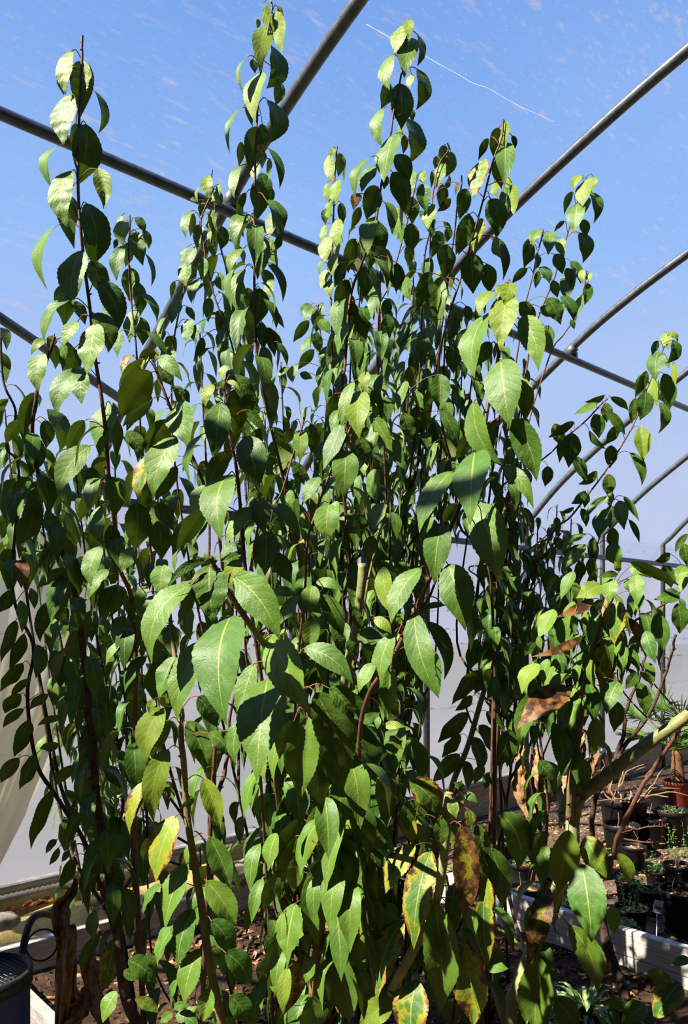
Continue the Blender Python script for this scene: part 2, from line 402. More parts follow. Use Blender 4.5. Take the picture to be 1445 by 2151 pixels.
# ---- pale thread lying along the roof film
def on_film(px, py):
    fp = film_pts(.02); a = (px-CX)/F; b = (HY-py)/F; lo = None
    for i in range(400):
        y = .8+i*.02; p = V3((a*y, y, CAMZ+b*y)); s, ww = SW(p)
        for (x0, z0), (x1, z1) in zip(fp, fp[1:]):
            if x0 <= ww <= x1 and x1 > x0:
                zf = z0+(z1-z0)*(ww-x0)/(x1-x0)
                if p.z > zf-.008: return p-V3((0, 0, .02))
    return p
th = [on_film(660+x*.3322, y*.3322) for x, y in ((330, 115), (480, 200), (620, 270), (780, 365), (900, 430), (1000, 490), (1100, 525), (1200, 585), (1320, 650), (1445, 705), (1530, 745))]
mb = MB(); tube(mb, smooth_path(th, 4), .0008, .0006, seg=5)
tag(mb.build('loose_thread', M['thread']), 'thin pale scratch-like thread lying across the roof film', 'thread')
# ---- loose sheet at the left edge
mb = MB(); n, m = 40, 26; vs = []; fs = []
for i in range(n+1):
    t = i/n
    for j in range(m+1):
        q = j/m; xl = -330+90*t; xr = 235-240*t**1.25+22*math.sin(t*3.1)
        x = xl+(xr-xl)*q; y = 1135+(690+20*q)*t-20*q
        d = 3.12+.13*q+.034*math.sin(q*34+t*3)*(.35+.65*(1-abs(t-.4)))+.014*math.sin(q*71+t*5)
        vs.append(P(x, y, d))
for i in range(n):
    for j in range(m): a = i*(m+1)+j; fs.append((a, a+m+1, a+m+2, a+1))
mb.add(vs, fs)
tag(mb.build('plastic_drape', M['drape']), 'loose creamy plastic sheet hanging in folds at the left edge', 'plastic sheet')
# ================================================================== bed boards
def planks(name, a, b, z0, z1, th, label, mt, nplank=2):
    root = thing(name, (a+b)*.5, label, 'board'); h = (z1-z0)/nplank
    for i in range(nplank):
        mb = MB(); d = b-a; u = d.normalized(); nn = V3((-d.y, d.x, 0)).normalized(); L = d.length; vs = []; fs = []; seg = 40
        ring = [(-.5, 0.04), (-.5, .5), (-.5, .96), (-.42, 1), (0, 1), (.42, 1), (.5, .96), (.5, .5), (.5, .04), (.42, 0), (-.42, 0)]
        for k in range(seg+1):
            t = k/seg
            for (x, zz) in ring:
                p = a+d*t+nn*(x*th+.004*mnoise.noise(V3((t*L*3, x, zz+i*7)))) ; zc = z0+h*(i+zz*.985)+.003*mnoise.noise(V3((t*L*6, x*2, i*3.3)))
                vs.append(V3((p.x, p.y, zc)))
        r = len(ring)
        for k in range(seg):
            for j in range(r): fs.append((k*r+j, (k+1)*r+j, (k+1)*r+(j+1) % r, k*r+(j+1) % r))
        fs.append(tuple(range(r))); fs.append(tuple(seg*r+j for j in reversed(range(r))))
        mb.add(vs, fs, smooth=False); mb.build('plank', mt, root)
    return root
planks('bed_board', T(BS1, BW0-.03), T(BS1, BW1), 0, .225, .045, 'weathered pale timber board edging the bed at lower right', M['timber'])
planks('bed_board', T(BS0, BW0), T(BS1-.025, BW0), 0, .20, .045, 'whitewashed timber board along the back of the bed', M['timber'])
planks('bed_board', T(BS0-.02, BW0+.03), T(BS0-.02, BW1), 0, .20, .045, 'whitewashed timber board beside the blue drum at lower left', M['shadedtimber'])
# ---- mulch chips in the bed and pebbles on the path
def chips(name, spots, mats, size, label, cat, zf):
    mb = MB()
    for (x, y) in spots:
        L = size*R.uniform(.5, 1.5); W = L*R.uniform(.25, .6); H = L*R.uniform(.08, .2)
        rot = Matrix.Rotation(R.uniform(0, 6.28), 3, 'Z') @ Matrix.Rotation(R.uniform(-.5, .5), 3, 'X') @ Matrix.Rotation(R.uniform(-.5, .5), 3, 'Y')
        c = V3((x, y, zf(x, y)+H)); vs = []
        for sx, sy, sz in ((-1, -.7, -1), (1, -1, -1), (.9, 1, -1), (-.8, .8, -1), (-.8, -.8, 1), (.9, -.8, 1), (1, .7, 1), (-1, .9, 1)):
            vs.append(c+rot @ V3((sx*L*R.uniform(.8, 1.1), sy*W, sz*H*R.uniform(.6, 1.3))))
        mb.add(vs, [(0, 3, 2, 1), (4, 5, 6, 7), (0, 1, 5, 4), (1, 2, 6, 5), (2, 3, 7, 6), (3, 0, 4, 7)], m=R.randrange(len(mats)), smooth=False)
    o = mb.build(name, mats)
    tag(o, label, cat, kind='stuff'); return o
def spots_in(n, s0, s1, w0, w1):
    r = []
    for i in range(n):
        p = T(R.uniform(s0, s1), R.uniform(w0, w1)); r.append((p.x, p.y))
    return r
chips('mulch_chips', spots_in(4200, BS0+.03, BS1-.05, BW0+.04, 2.3), [M['chip_dark'], M['chip_dark'], M['chip_dark'], M['bark'], M['soil']], .016, 'dark bark chips covering the soil of the raised bed', 'mulch', lambda x, y: .066+.012*mnoise.noise(V3((x, y, 0))*5))
chips('path_pebbles', spots_in(5200, BS1+.05, 2.6, .05, 2.6), [M['pebble'], M['gravel'], M['bark'], M['chip_dark'], M['bark']], .014, 'small pebbles and bark bits strewn between the pots', 'pebbles', lambda x, y: .0)
# ================================================================== pots
def pot(px, py, wpx, label, mt='pot', weed=0, fill='bark', stick=0, tall=.95):
    d = F*CAMZ/((py-HY)+tall*wpx); dia = wpx*d/F; h = dia*tall; r = dia/2
    c = P(px, py, d); root = thing('nursery_pot', (c.x, c.y, 0), label, 'pot', 'potted plants on the path')
    mb = MB(); prof = [(r*.0, .002), (r*.74, .002), (r*.76, .01), (r*.93, h*.86), (r*.94, h*.865), (r*1.0, h*.87), (r*1.01, h*.99), (r*.99, h), (r*.93, h), (r*.92, h*.9), (r*.88, h*.7)]
    seg = 36; vs = []; fs = []
    for (rr, z) in prof:
        for k in range(seg): th = 2*math.pi*k/seg; vs.append(V3((c.x+rr*math.cos(th), c.y+rr*math.sin(th), z)))
    for i in range(len(prof)-1):
        for k in range(seg): k2 = (k+1) % seg; fs.append((i*seg+k, i*seg+k2, (i+1)*seg+k2, (i+1)*seg+k))
    mb.add(vs, fs); mb.build('pot_shell', M[mt], root)
    mb = MB(); vs = [V3((c.x, c.y, h*.84))]; fs = []; rings = 7
    for i in range(1, rings+1):
        for k in range(seg):
            th = 2*math.pi*k/seg; rr = r*.90*i/rings; p = V3((c.x+rr*math.cos(th), c.y+rr*math.sin(th), 0)); vs.append(V3((p.x, p.y, h*.83+.012*mnoise.noise(p*45))))
    for k in range(seg): fs.append((0, 1+k, 1+(k+1) % seg))
    for i in range(rings-1):
        for k in range(seg): a = 1+i*seg; k2 = (k+1) % seg; fs.append((a+k, a+seg+k, a+seg+k2, a+k2))
    mb.add(vs, fs)
    for i in range(int(90*(dia/.25))):
        th = R.uniform(0, 6.28); rr = r*.86*math.sqrt(R.random()); L = R.uniform(.008, .02)
        e = V3((math.cos(th*3.7), math.sin(th*3.7), R.uniform(-.4, .5)))*L; q = e.cross(V3((0, 0, 1)))*R.uniform(.25, .5); up = V3((0, 0, .003))
        p = V3((c.x+rr*math.cos(th), c.y+rr*math.sin(th), h*.845))
        mb.add([p-e-q, p+e-q, p+e+q, p-e+q, p-e*.8-q*.7+up, p+e*.8-q*.7+up, p+e*.8+q*.7+up, p-e*.8+q*.7+up], [(4, 5, 6, 7), (0, 1, 5, 4), (1, 2, 6, 5), (2, 3, 7, 6), (3, 0, 4, 7)], m=1 if R.random() < .6 else 0, smooth=False)
    tag(mb.build('bark_mulch', [M['chip_dark'], M['bark']], root), kind='stuff')
    if weed:
        mb = MB()
        for i in range(weed):
            th = R.uniform(0, 6.28); rr = r*.7*math.sqrt(R.random()); hh = R.uniform(.01, .06)
            b = V3((c.x+rr*math.cos(th), c.y+rr*math.sin(th), h*.84)); tp = b+V3((R.uniform(-.02, .02), R.uniform(-.02, .02), hh))
            tube(mb, [b, tp], .0009, .0006, seg=4)
            for j in range(4):
                a2 = R.uniform(0, 6.28); e = V3((math.cos(a2), math.sin(a2), .25))*R.uniform(.008, .015); q = e.cross(V3((0, 0, 1)))*.45
                p = b.lerp(tp, R.uniform(.6, 1)); mb.add([p, p+e*.5+q, p+e, p+e*.5-q], [(0, 1, 2, 3)])
        tag(mb.build('weed', M['grass'], root), kind='stuff')
    for i in range(stick):
        th = R.uniform(0, 6.28); b = V3((c.x+r*.4*math.cos(th), c.y+r*.4*math.sin(th), h*.8)); mb = MB()
        tube(mb, smooth_path([b, b+V3((R.uniform(-.02, .02), 0, .06)), b+V3((R.uniform(-.04, .04), R.uniform(-.03, .03), R.uniform(.09, .15)))], 4), .003, .0015, seg=6)
        mb.build('seedling_stem', M['root'], root)
    return root, c, d, h, r
pot(1310, 1675, 100, 'wide black pot full of pale dry vines near the tan baseboard')
pvine = (1310, 1675, 100)
pot(1305, 1730, 74, 'black pot of bark mulch in front of the dry vine pot', stick=1)
pot(1366, 1716, 66, 'black pot of bark with two little stems right of the bare branch', stick=2)
pot(1410, 1700, 74, 'black pot with a green mossy patch in its bark', weed=40)
pot(1331, 1776, 52, 'small black pot under the pink-budded twig', stick=1)
pot(1384, 1652, 52, 'black pot beside the red palm pot', stick=1)
pot(1051, 1767, 64, 'black pot beyond the dark drooping leaf, by the bed board top end', weed=14)
pot(1127, 1748, 50, 'black pot at the foot of the withered brown shrub')
pot(1424, 1815, 62, 'black pot at the right edge above the widest pot', stick=1)
pot(1434, 1868, 98, 'widest black pot at the right edge of the path', weed=10, stick=1)
pot(1367, 1868, 54, 'small black pot left of the widest pot', weed=12, stick=1)
pot(1325, 1905, 70, 'black pot behind the bed board with weeds and a blue-printed label', weed=18)
pot(1312, 1948, 66, 'black pot of leafy green weeds touching the bed board', weed=170)
pot(1196, 1908, 62, 'black pot of low green weeds behind the orange scorched leaf', weed=150)
pot(1106, 1862, 70, 'black pot of bark beside the upper end of the bed board', stick=2)
pot(1378, 1828, 44, 'tiny black pot among tall chickweed', weed=30)
pot(1098, 1812, 60, 'black pot with green sprigs left of the leaning trunk', weed=22)
pot(1318, 1850, 50, 'black pot with a seedling between the hanging leaves', weed=26, stick=1)
pot(1160, 1800, 56, 'black pot of bark seen under the pruned trunk', weed=10)
pot(1215, 1840, 50, 'black pot of bark between the two green hanging leaves')
pot(1190, 1850, 44, 'little black pot of bark behind the mottled leaf', stick=1)
pot(1262, 1790, 56, 'black pot in shade right of the pruned trunk', weed=14)
# plant label
lp = P(1382, 1905, 3.3)
lab = thing('plant_label', lp, 'white and blue printed plant label stuck in by the small pot', 'label'); mb = MB()
box(mb, lp, V3((.020, .004, -.006)), V3((-.001, .001, .0002))*1.2, V3((.007, .003, .026))); mb.build('card', M['tagwhite'], lab)
mb = MB(); box(mb, lp+V3((-.001, -.002, -.004)), V3((.019, .0038, -.0055)), V3((-.001, .001, .0002))*.9, V3((.0015, .0008, .006))); mb.build('blue_band', M['tagblue'], lab)
mb = MB(); box(mb, lp+V3((.003, -.002, -.016)), V3((.017, .0034, -.005)), V3((-.001, .001, .0002))*.9, V3((.0006, .0003, .0025))); mb.build('yellow_band', M['tagyellow'], lab)
mb = MB(); tube(mb, [lp+V3((-.004, 0, -.02)), V3((lp.x-.01, lp.y, .0))], .002, seg=5); mb.build('stake', M['tagwhite'], lab)
# ---- tall chickweed between the pots
def weed_clump(px, py, d, n, h, label):
    b = P(px, py, d); b.z = 0; root = MB()
    for i in range(n):
        a = R.uniform(0, 6.28); q = b+V3((math.cos(a), math.sin(a), 0))*R.uniform(0, .07); tp = q+V3((R.uniform(-.06, .06), R.uniform(-.06, .06), h*R.uniform(.5, 1)))
        pts = smooth_path([q, q.lerp(tp, .5)+V3((R.uniform(-.02, .02), 0, 0)), tp], 4); tube(root, pts, .0014, .0007, seg=4)
        for j in range(9):
            p = pts[R.randrange(3, len(pts))]; a2 = R.uniform(0, 6.28); e = V3((math.cos(a2), math.sin(a2), .3))*R.uniform(.008, .018); s2 = e.cross(V3((0, 0, 1)))*.45
            root.add([p, p+e*.5+s2, p+e, p+e*.5-s2], [(0, 1, 2, 3)])
    tag(root.build('weed_clump', M['grass']), label, 'weed')
weed_clump(1330, 1860, 4.0, 16, .24, 'tall pale green chickweed clump left of the small pots')
weed_clump(1385, 1800, 4.6, 12, .22, 'green chickweed sprigs near the pink-budded twig')
weed_clump(1425, 1760, 4.9, 12, .24, 'green chickweed sprigs at the right edge')
weed_clump(520, 1790, 3.95, 14, .12, 'grassy weed sprouting behind the back board of the bed')
weed_clump(350, 1830, 3.75, 12, .16, 'grassy weed between the cane and the wall')
weed_clump(545, 1760, 4.2, 16, .12, 'grassy weed at the wall foot between two canes')
# ---- palm in the red pot
root, c, d, h, r = pot(1424, 1640, 62, 'dark red pot holding the spiky fan palm', 'redpot')
pal = thing('fan_palm', (c.x, c.y, h*.84), 'spiky green fan palm with a fibrous trunk in the red pot', 'palm')
mb = MB(); tube(mb, smooth_path([V3((c.x, c.y, h*.8)), V3((c.x, c.y+.01, h+.12)), V3((c.x-.01, c.y, h+.25))], 5), .055, .04, seg=14, bumpy=.12); mb.build('trunk', M['fibre'], pal)
top = V3((c.x-.01, c.y, h+.25))
for i in range(17):
    az = i*2.4; elv = R.uniform(.05, 1.25); dr = V3((math.cos(az)*math.cos(elv), math.sin(az)*math.cos(elv), math.sin(elv))); Lp = R.uniform(.22, .42)
    mb = MB(); end = top+dr*Lp; tube(mb, [top, top+dr*Lp*.5+V3((0, 0, .02)), end], .006, .004, seg=6)
    sd = dr.cross(V3((0, 0, 1))).normalized(); up = sd.cross(dr)
    for j in range(22):
        a = -1.9+3.8*j/21; e = (dr*math.cos(a)+sd*math.sin(a)+up*.12).normalized(); L = R.uniform(.22, .32)*(1-.12*abs(a)); q = e.cross(up).normalized()*.006
        m1 = end+e*L*.55+up*.01; t1 = end+e*L-V3((0, 0, .05*R.random()))
        mb.add([end-q*.5, end+q*.5, m1+q, t1, m1-q, (end+m1)*.5+up*.004], [(0, 5, 4), (0, 1, 5), (1, 2, 5), (5, 2, 3), (5, 3, 4)], smooth=False)
    mb.build('frond', M['palm'], pal)
# ---- dry vines in the wide pot
d = F*CAMZ/((1675-HY)+.95*100); vb = P(1310, 1675, d)
root = thing('dead_vine', (vb.x, vb.y, .28), 'tangle of pale curly dead vines rising from the wide pot', 'dead plant')
for i in range(16):
    mb = MB(); a = R.uniform(0, 6.28); p = vb+V3((math.cos(a)*.08, math.sin(a)*.08, -.05)); pts = [p.copy()]; v = V3((R.uniform(-.5, .9), R.uniform(-.5, .5), 1.4))
    for k in range(9):
        v += V3((R.uniform(-.9, .9), R.uniform(-.6, .6), R.uniform(-.75, .45))); p = p+v.normalized()*.042
        if p.z < .2: p.z = .2
        pts.append(p.copy())
    tube(mb, smooth_path(pts, 4), .008, .003, seg=6); mb.build('stem', M['root'], root)
# ---- bare twiggy shrubs on the right
def bare(name, label, stems, base, buds=True, mt='shoot'):
    root = thing(name, base, label, 'shrub')
    for pts, r0, r1 in stems:
        mb = MB(); q = smooth_path([P(*p) for p in pts], 5)
        for i in range(1, len(q)-1): q[i] = q[i]+V3((R.uniform(-1, 1), R.uniform(-1, 1), R.uniform(-1, 1)))*.004
        tube(mb, q, r0, r1, seg=8, bumpy=.08)
        for i in range(2, len(q), 2):
            a = R.uniform(0, 6.28); e = V3((math.cos(a), math.sin(a)*.5, .8))*R.uniform(.01, .03); tube(mb, [q[i], q[i]+e], r1*.7, r1*.5, seg=5)
        mb.build('stem', M[mt], root)
    if buds:
        mb = MB()
        for pts, r0, r1 in stems:
            q = smooth_path([P(*p) for p in pts], 6)
            for p in q[3::3]:
                o = p+V3((R.uniform(-.012, .012), R.uniform(-.012, .012), R.uniform(0, .015))); tube(mb, [o, o+V3((0, 0, .008))], .0035, .001, seg=6)
        mb.build('buds', M['petiole'], root)
b = P(1297, 1757, 4.3)
bare('bare_shrub', 'leafless brown twiggy shrub rising to the right edge by the palm', [
 ([(1290, 1800, 4.6), (1300, 1752, 4.5), (1345, 1660, 4.4), (1400, 1575, 4.3), (1440, 1510, 4.2), (1470, 1450, 4.1)], .016, .009),
 ([(1300, 1752, 4.5), (1330, 1742, 4.4), (1390, 1735, 4.3), (1398, 1738, 4.2)], .004, .003),
 ([(1310, 1762, 4.5), (1370, 1770, 4.3), (1450, 1778, 4.2)], .006, .004)], (b.x, b.y, 0))
b = P(1235, 1700, 4.2)
bare('bare_shrub', 'leafless grey-brown shrub with knobbly stems behind the diagonal branch', [
 ([(1245, 1860, 4.2), (1245, 1700, 4.15), (1275, 1625, 4.1), (1318, 1560, 4.1), (1364, 1499, 4.1), (1395, 1420, 4.1), (1412, 1370, 4.05), (1418, 1333, 4.0)], .019, .006),
 ([(1290, 1605, 4.1), (1310, 1540, 4.1), (1312, 1500, 4.1), (1340, 1430, 4.1), (1360, 1370, 4.1)], .013, .006)], (b.x, b.y, 0), True, 'darkbark')
# ---- withered brown shrub behind the pale stems
def crumple(mb, pts, wid, amp=.25, m=0, n=14):
    q = smooth_path(pts, 9); vs = []; fs = []; uv = []; side = V3((1, .25, 0)).normalized(); ph = R.uniform(0, 6)
    for i, p in enumerate(q):
        t = i/(len(q)-1); w2 = wid*(math.sin(math.pi*min(max(t, .04), .97))**.6); t3 = (q[min(i+1, len(q)-1)]-q[max(i-1, 0)]).normalized(); sd = (side-t3*side.dot(t3)).normalized(); nn = t3.cross(sd)
        for j in range(11):
            x = (j-5)/5; vs.append(p+sd*x*w2*.5*(1+.5*mnoise.noise(V3((t*9, x, ph))))+nn*(amp*wid*(math.sin(x*4+ph+t*5)+.6*math.sin(x*9+t*13+ph)+1.3*mnoise.noise(V3((t*14, x*2.5, ph)))))); uv.append(((x+1)/2, t))
    for i in range(len(q)-1):
        for j in range(10): a = i*11+j; fs.append((a, a+1, a+12, a+11))
    mb.add(vs, fs, uv, None, m)
b = P(1110, 1748, 5.0)
wsh = thing('withered_shrub', (b.x, b.y, 0), 'withered shrub with big crumpled tan leaves against the wall', 'dead plant')
mb = MB(); tube(mb, smooth_path([P(1135, 1775, 5.0), P(1128, 1700, 5.0), P(1118, 1630, 5.0), P(1120, 1560, 5.0)], 5), .02, .012, seg=8, bumpy=.1); mb.build('stem', M['darkbark'], wsh)
for pts, wd in (([(1098, 1560, 4.95), (1095, 1620, 4.9), (1102, 1680, 4.9), (1118, 1735, 4.9)], .10), ([(1125, 1570, 4.9), (1135, 1620, 4.85), (1132, 1690, 4.85)], .09),
                ([(1228, 1535, 4.95), (1215, 1590, 4.9), (1212, 1650, 4.9)], .09), ([(1250, 1565, 4.95), (1245, 1600, 4.9), (1238, 1640, 4.9)], .07), ([(1088, 1580, 5.0), (1085, 1600, 5.0)], .06), ([(1190, 1630, 4.95), (1185, 1680, 4.9), (1180, 1740, 4.9)], .10)):
    mb = MB(); crumple(mb, [P(*p) for p in pts], wd); mb.build('dead_leaf', M['dry'], wsh)
# ---- withered banana-like stalk lower left
b = P(150, 2400, 2.15)
wst = thing('withered_stalk', (P(150, 2000, 2.3).x, 2.3, .07), 'withered brown stalk with curled dead leaves beside the blue drum', 'dead plant')
for pts, wd in (([(160, 1845, 2.4), (150, 1880, 2.38), (130, 1905, 2.36), (128, 1950, 2.34), (140, 1970, 2.33), (135, 2060, 2.3), (128, 2160, 2.26), (120, 2330, 2.2)], .055),
                ([(148, 1960, 2.36), (150, 2060, 2.33), (155, 2160, 2.3), (150, 2330, 2.25)], .045),
                ([(198, 1985, 2.36), (188, 2030, 2.34), (200, 2090, 2.3), (215, 2160, 2.25), (200, 2300, 2.2)], .05),
                ([(185, 2070, 2.36), (165, 2120, 2.3), (120, 2170, 2.25)], .05)):
    mb = MB(); crumple(mb, [P(*p) for p in pts], wd, .2); mb.build('dead_leaf', M['dry'], wst)
# ---- drum with wire mesh lid, hoses
dc = P(-38, 2046, 2.02); dr_ = .118
drum = thing('drum', (dc.x, dc.y, 0), 'dark blue drum with a wire mesh lid in the lower left corner', 'drum')
mb = MB(); seg = 40; vs = []; fs = []
pr = [(0, .001), (dr_*.96, .001), (dr_, .02), (dr_, dc.z*.5), (dr_*1.02, dc.z*.52), (dr_, dc.z*.54), (dr_, dc.z-.03)]
for rr, z in pr:
    for k in range(seg): th_ = 2*math.pi*k/seg; vs.append(V3((dc.x+rr*math.cos(th_), dc.y+rr*math.sin(th_), z)))
for i in range(len(pr)-1):
    for k in range(seg): k2 = (k+1) % seg; fs.append((i*seg+k, i*seg+k2, (i+1)*seg+k2, (i+1)*seg+k))
mb.add(vs, fs); mb.build('body', M['blue'], drum)
mb = MB(); vs = []; fs = []; pr = [(dr_, dc.z-.03), (dr_*1.06, dc.z-.03), (dr_*1.06, dc.z+.006), (dr_*.97, dc.z+.008), (dr_*.96, dc.z-.012), (.001, dc.z-.012)]
for rr, z in pr:
    for k in range(seg): th_ = 2*math.pi*k/seg; vs.append(V3((dc.x+rr*math.cos(th_), dc.y+rr*math.sin(th_), z)))
for i in range(len(pr)-1):
    for k in range(seg): k2 = (k+1) % seg; fs.append((i*seg+k, i*seg+k2, (i+1)*seg+k2, (i+1)*seg+k))
mb.add(vs, fs); mb.build('lid', M['rubber'], drum)
mb = MB()
for sgn in (-1, 1):
    for i in range(-12, 13):
        o = i*.0125; half = math.sqrt(max(dr_*dr_*.93-o*o*.5-.0000, 0)) if abs(o) < dr_*1.3 else 0
        dv = V3((math.cos(.62), sgn*math.sin(.62), 0)); nv = V3((-dv.y, dv.x, 0)); L = math.sqrt(max((dr_*.96)**2-o*o, 0))
        if L > .01: tube(mb, [dc+nv*o-dv*L-V3((0, 0, .004)), dc+nv*o+dv*L-V3((0, 0, .004))], .0008, seg=4)
mb.build('wire_mesh', M['wire'], drum)
mb = MB(); tube(mb, smooth_path([P(20, 2330, 2.1), P(40, 2060, 2.16), P(46, 2010, 2.2), P(55, 1960, 2.24), P(70, 1928, 2.3), P(95, 1920, 2.38), P(118, 1930, 2.45), P(135, 1960, 2.5), P(140, 2050, 2.55), P(142, 2270, 2.6)], 6), .0105, seg=10)
tag(mb.build('hose', M['rubber']), 'thick black hose arching up beside the blue drum', 'hose')
mb = MB(); tube(mb, smooth_path([P(95, 1915, 2.5), P(118, 1910, 2.55), P(140, 1930, 2.6), P(150, 2000, 2.65), P(145, 2200, 2.7)], 6), .004, seg=8)
tag(mb.build('hose', M['rubber']), 'thin black tube curving above the back board at left', 'hose')
lc = P(88, 1985, 2.35); mb = MB()
tube(mb, [lc+V3((math.cos(a*.2)*.047, math.sin(a*.2)*.02, math.sin(a*.2)*.040)) for a in range(33)], .0035, seg=8)
tag(mb.build('cable_loop', M['rubber']), 'loop of thin black cable in front of the back board', 'cable')
# ---- along the wall at left: sacking, drain pipe, orange leaf, green hose
mb = MB(); vs = []; fs = []; seg = 20; n = 40
for i in range(n+1):
    t = i/n; s = -3.6+2.3*t; r0 = .13*(1+.15*math.sin(t*23))*min(1, 6*t+.3, 6*(1-t)+.3)
    for k in range(seg):
        a = 2*math.pi*k/seg; z = .105+math.sin(a)*r0*.85; q = 1+.06*mnoise.noise(V3((s*6, a, 0)))
        vs.append(T(s, .24+math.cos(a)*r0*1.15*q, max(z*q, .003)))
for i in range(n):
    for k in range(seg): k2 = (k+1) % seg; fs.append((i*seg+k, i*seg+k2, (i+1)*seg+k2, (i+1)*seg+k))
fs.append(tuple(range(seg))); fs.append(tuple(n*seg+k for k in reversed(range(seg))))
mb.add(vs, fs); tag(mb.build('sandbag', M['sandbag']), 'long tan sacking roll lying along the wall foot at left', 'sandbag')
mb = MB(); pts = [T(-3.5+.012*i, .085, .245+.004*math.sin(i*.05)) for i in range(170)]
n = len(pts); vs = []; fs = []
for i, p in enumerate(pts):
    r0 = .018+.003*(1 if i % 2 else -1)
    for k in range(10): a = 2*math.pi*k/10; vs.append(p+(N*math.cos(a)+V3((0, 0, math.sin(a))))*r0)
for i in range(n-1):
    for k in range(10): k2 = (k+1) % 10; fs.append((i*10+k, i*10+k2, (i+1)*10+k2, (i+1)*10+k))
mb.add(vs, fs); tag(mb.build('drain_pipe', M['corrug']), 'grey corrugated drain pipe along the wall foot at left', 'pipe')
for i, (px, py, d, lb) in enumerate(((30, 1916, 3.36, 'curled orange leaf lying on the sacking nearest the left edge'), (75, 1900, 3.45, 'curled orange leaf lying on the sacking beside the drain pipe'), (105, 1894, 3.5, 'curled orange leaf by the green hose'))):
    mb = MB(); c = P(px, py, d); crumple(mb, [c-U*.06, c+V3((0, 0, .012)), c+U*.06], .05, .12); tag(mb.build('fallen_leaf', M['orange']), lb, 'leaf')
mb = MB(); tube(mb, smooth_path([P(140, 1895, 3.5), P(125, 1888, 3.5), P(120, 1874, 3.52), P(130, 1864, 3.55), P(148, 1868, 3.58), P(190, 1895, 3.55), P(215, 1892, 3.5), P(260, 1900, 3.5), P(300, 1905, 3.55), P(360, 1900, 3.65), P(420, 1890, 3.7), P(440, 1885, 3.9), P(480, 1790, 4.15), P(540, 1765, 4.4), P(600, 1750, 4.6)], 6), .015, seg=10)
tag(mb.build('garden_hose', M['greenhose']), 'yellow-green garden hose snaking along the wall foot', 'hose')
mb = MB(); tube(mb, smooth_path([P(1045, 1950, 3.55), P(1075, 1970, 3.45), P(1100, 1998, 3.35), P(1140, 2060, 3.1)], 6), .007, seg=8)
tag(mb.build('green_rod', M['greenhose']), 'thin green plant support rod lying inside the bed corner', 'rod')
mb = MB(); tube(mb, smooth_path([P(1068, 1870, 3.6), P(1080, 1930, 3.5), P(1092, 1965, 3.4), P(1104, 2000, 3.3)], 5), .009, .007, seg=8, bumpy=.08)
tag(mb.build('dead_twig', M['shoot']), 'brown dead twig leaning on the bed board corner', 'twig')
# ---- stones behind the back board
for i, (px, py, d, rr, lb) in enumerate(((500, 1835, 3.9, .085, 'pale rounded stone behind the cane with lit bark'), (530, 1815, 4.0, .07, 'pale stone right of the larger one at the wall foot'), (8, 1935, 3.2, .06, 'pale stone block on the back board at the left edge'))):
    mb = MB(); c = P(px, py, d); vs = []; fs = []
    for a in range(9):
        for k in range(14):
            t1 = math.pi*a/8; t2 = 2*math.pi*k/14; v = V3((math.sin(t1)*math.cos(t2), math.sin(t1)*math.sin(t2), .62*math.cos(t1)))
            vs.append(c+v*rr*(1+.25*mnoise.noise(v*1.6+V3((i*5, 0, 0)))))
    for a in range(8):
        for k in range(14): k2 = (k+1) % 14; fs.append((a*14+k, a*14+14+k, a*14+14+k2, a*14+k2))
    mb.add(vs, fs); tag(mb.build('stone', M['pebble']), lb, 'stone')
# ---- spider plant in the bed corner
c = P(1232, 2095, 2.75); c.z = .07
sp_ = thing('spider_plant', c, 'cream-striped spider plant arching beside the bed board', 'plant')
for i in range(38):
    az = R.uniform(0, 6.28); L = R.uniform(.12, .26); up = R.uniform(.8, 1.6); dr = V3((math.cos(az), math.sin(az), 0)); pts = []
    for k in range(9): t = k/8; pts.append(c+dr*L*t+V3((0, 0, up*L*(t-1.05*t*t)*1.3+.01)))
    mb = MB(); vs = []; fs = []; uv = []
    for k, p in enumerate(pts):
        t = k/8; w2 = .009*(1-t**2.2)+.0006; sd = dr.cross(V3((0, 0, 1)))
        for j, x in enumerate((-1, -.5, .5, 1)): vs.append(p+sd*x*w2+V3((0, 0, abs(x)*w2*.4)))
    for k in range(8):
        for j in range(3): a = k*4+j; fs.append((a, a+1, a+5, a+4)); mb_m = j
    mb.v += [tuple(v) for v in vs]; mb.uv += [(.5, .5)]*len(vs); mb.c += [(0, 0, .5, 1)]*len(vs)
    for q, f in enumerate(fs): mb.f.append(f); mb.m.append(1 if q % 3 == 1 else 0); mb.sm.append(True)
    mb.build('leaf', [M['grass'], M['variegated']] if i % 2 else [M['variegated'], M['grass']], sp_)
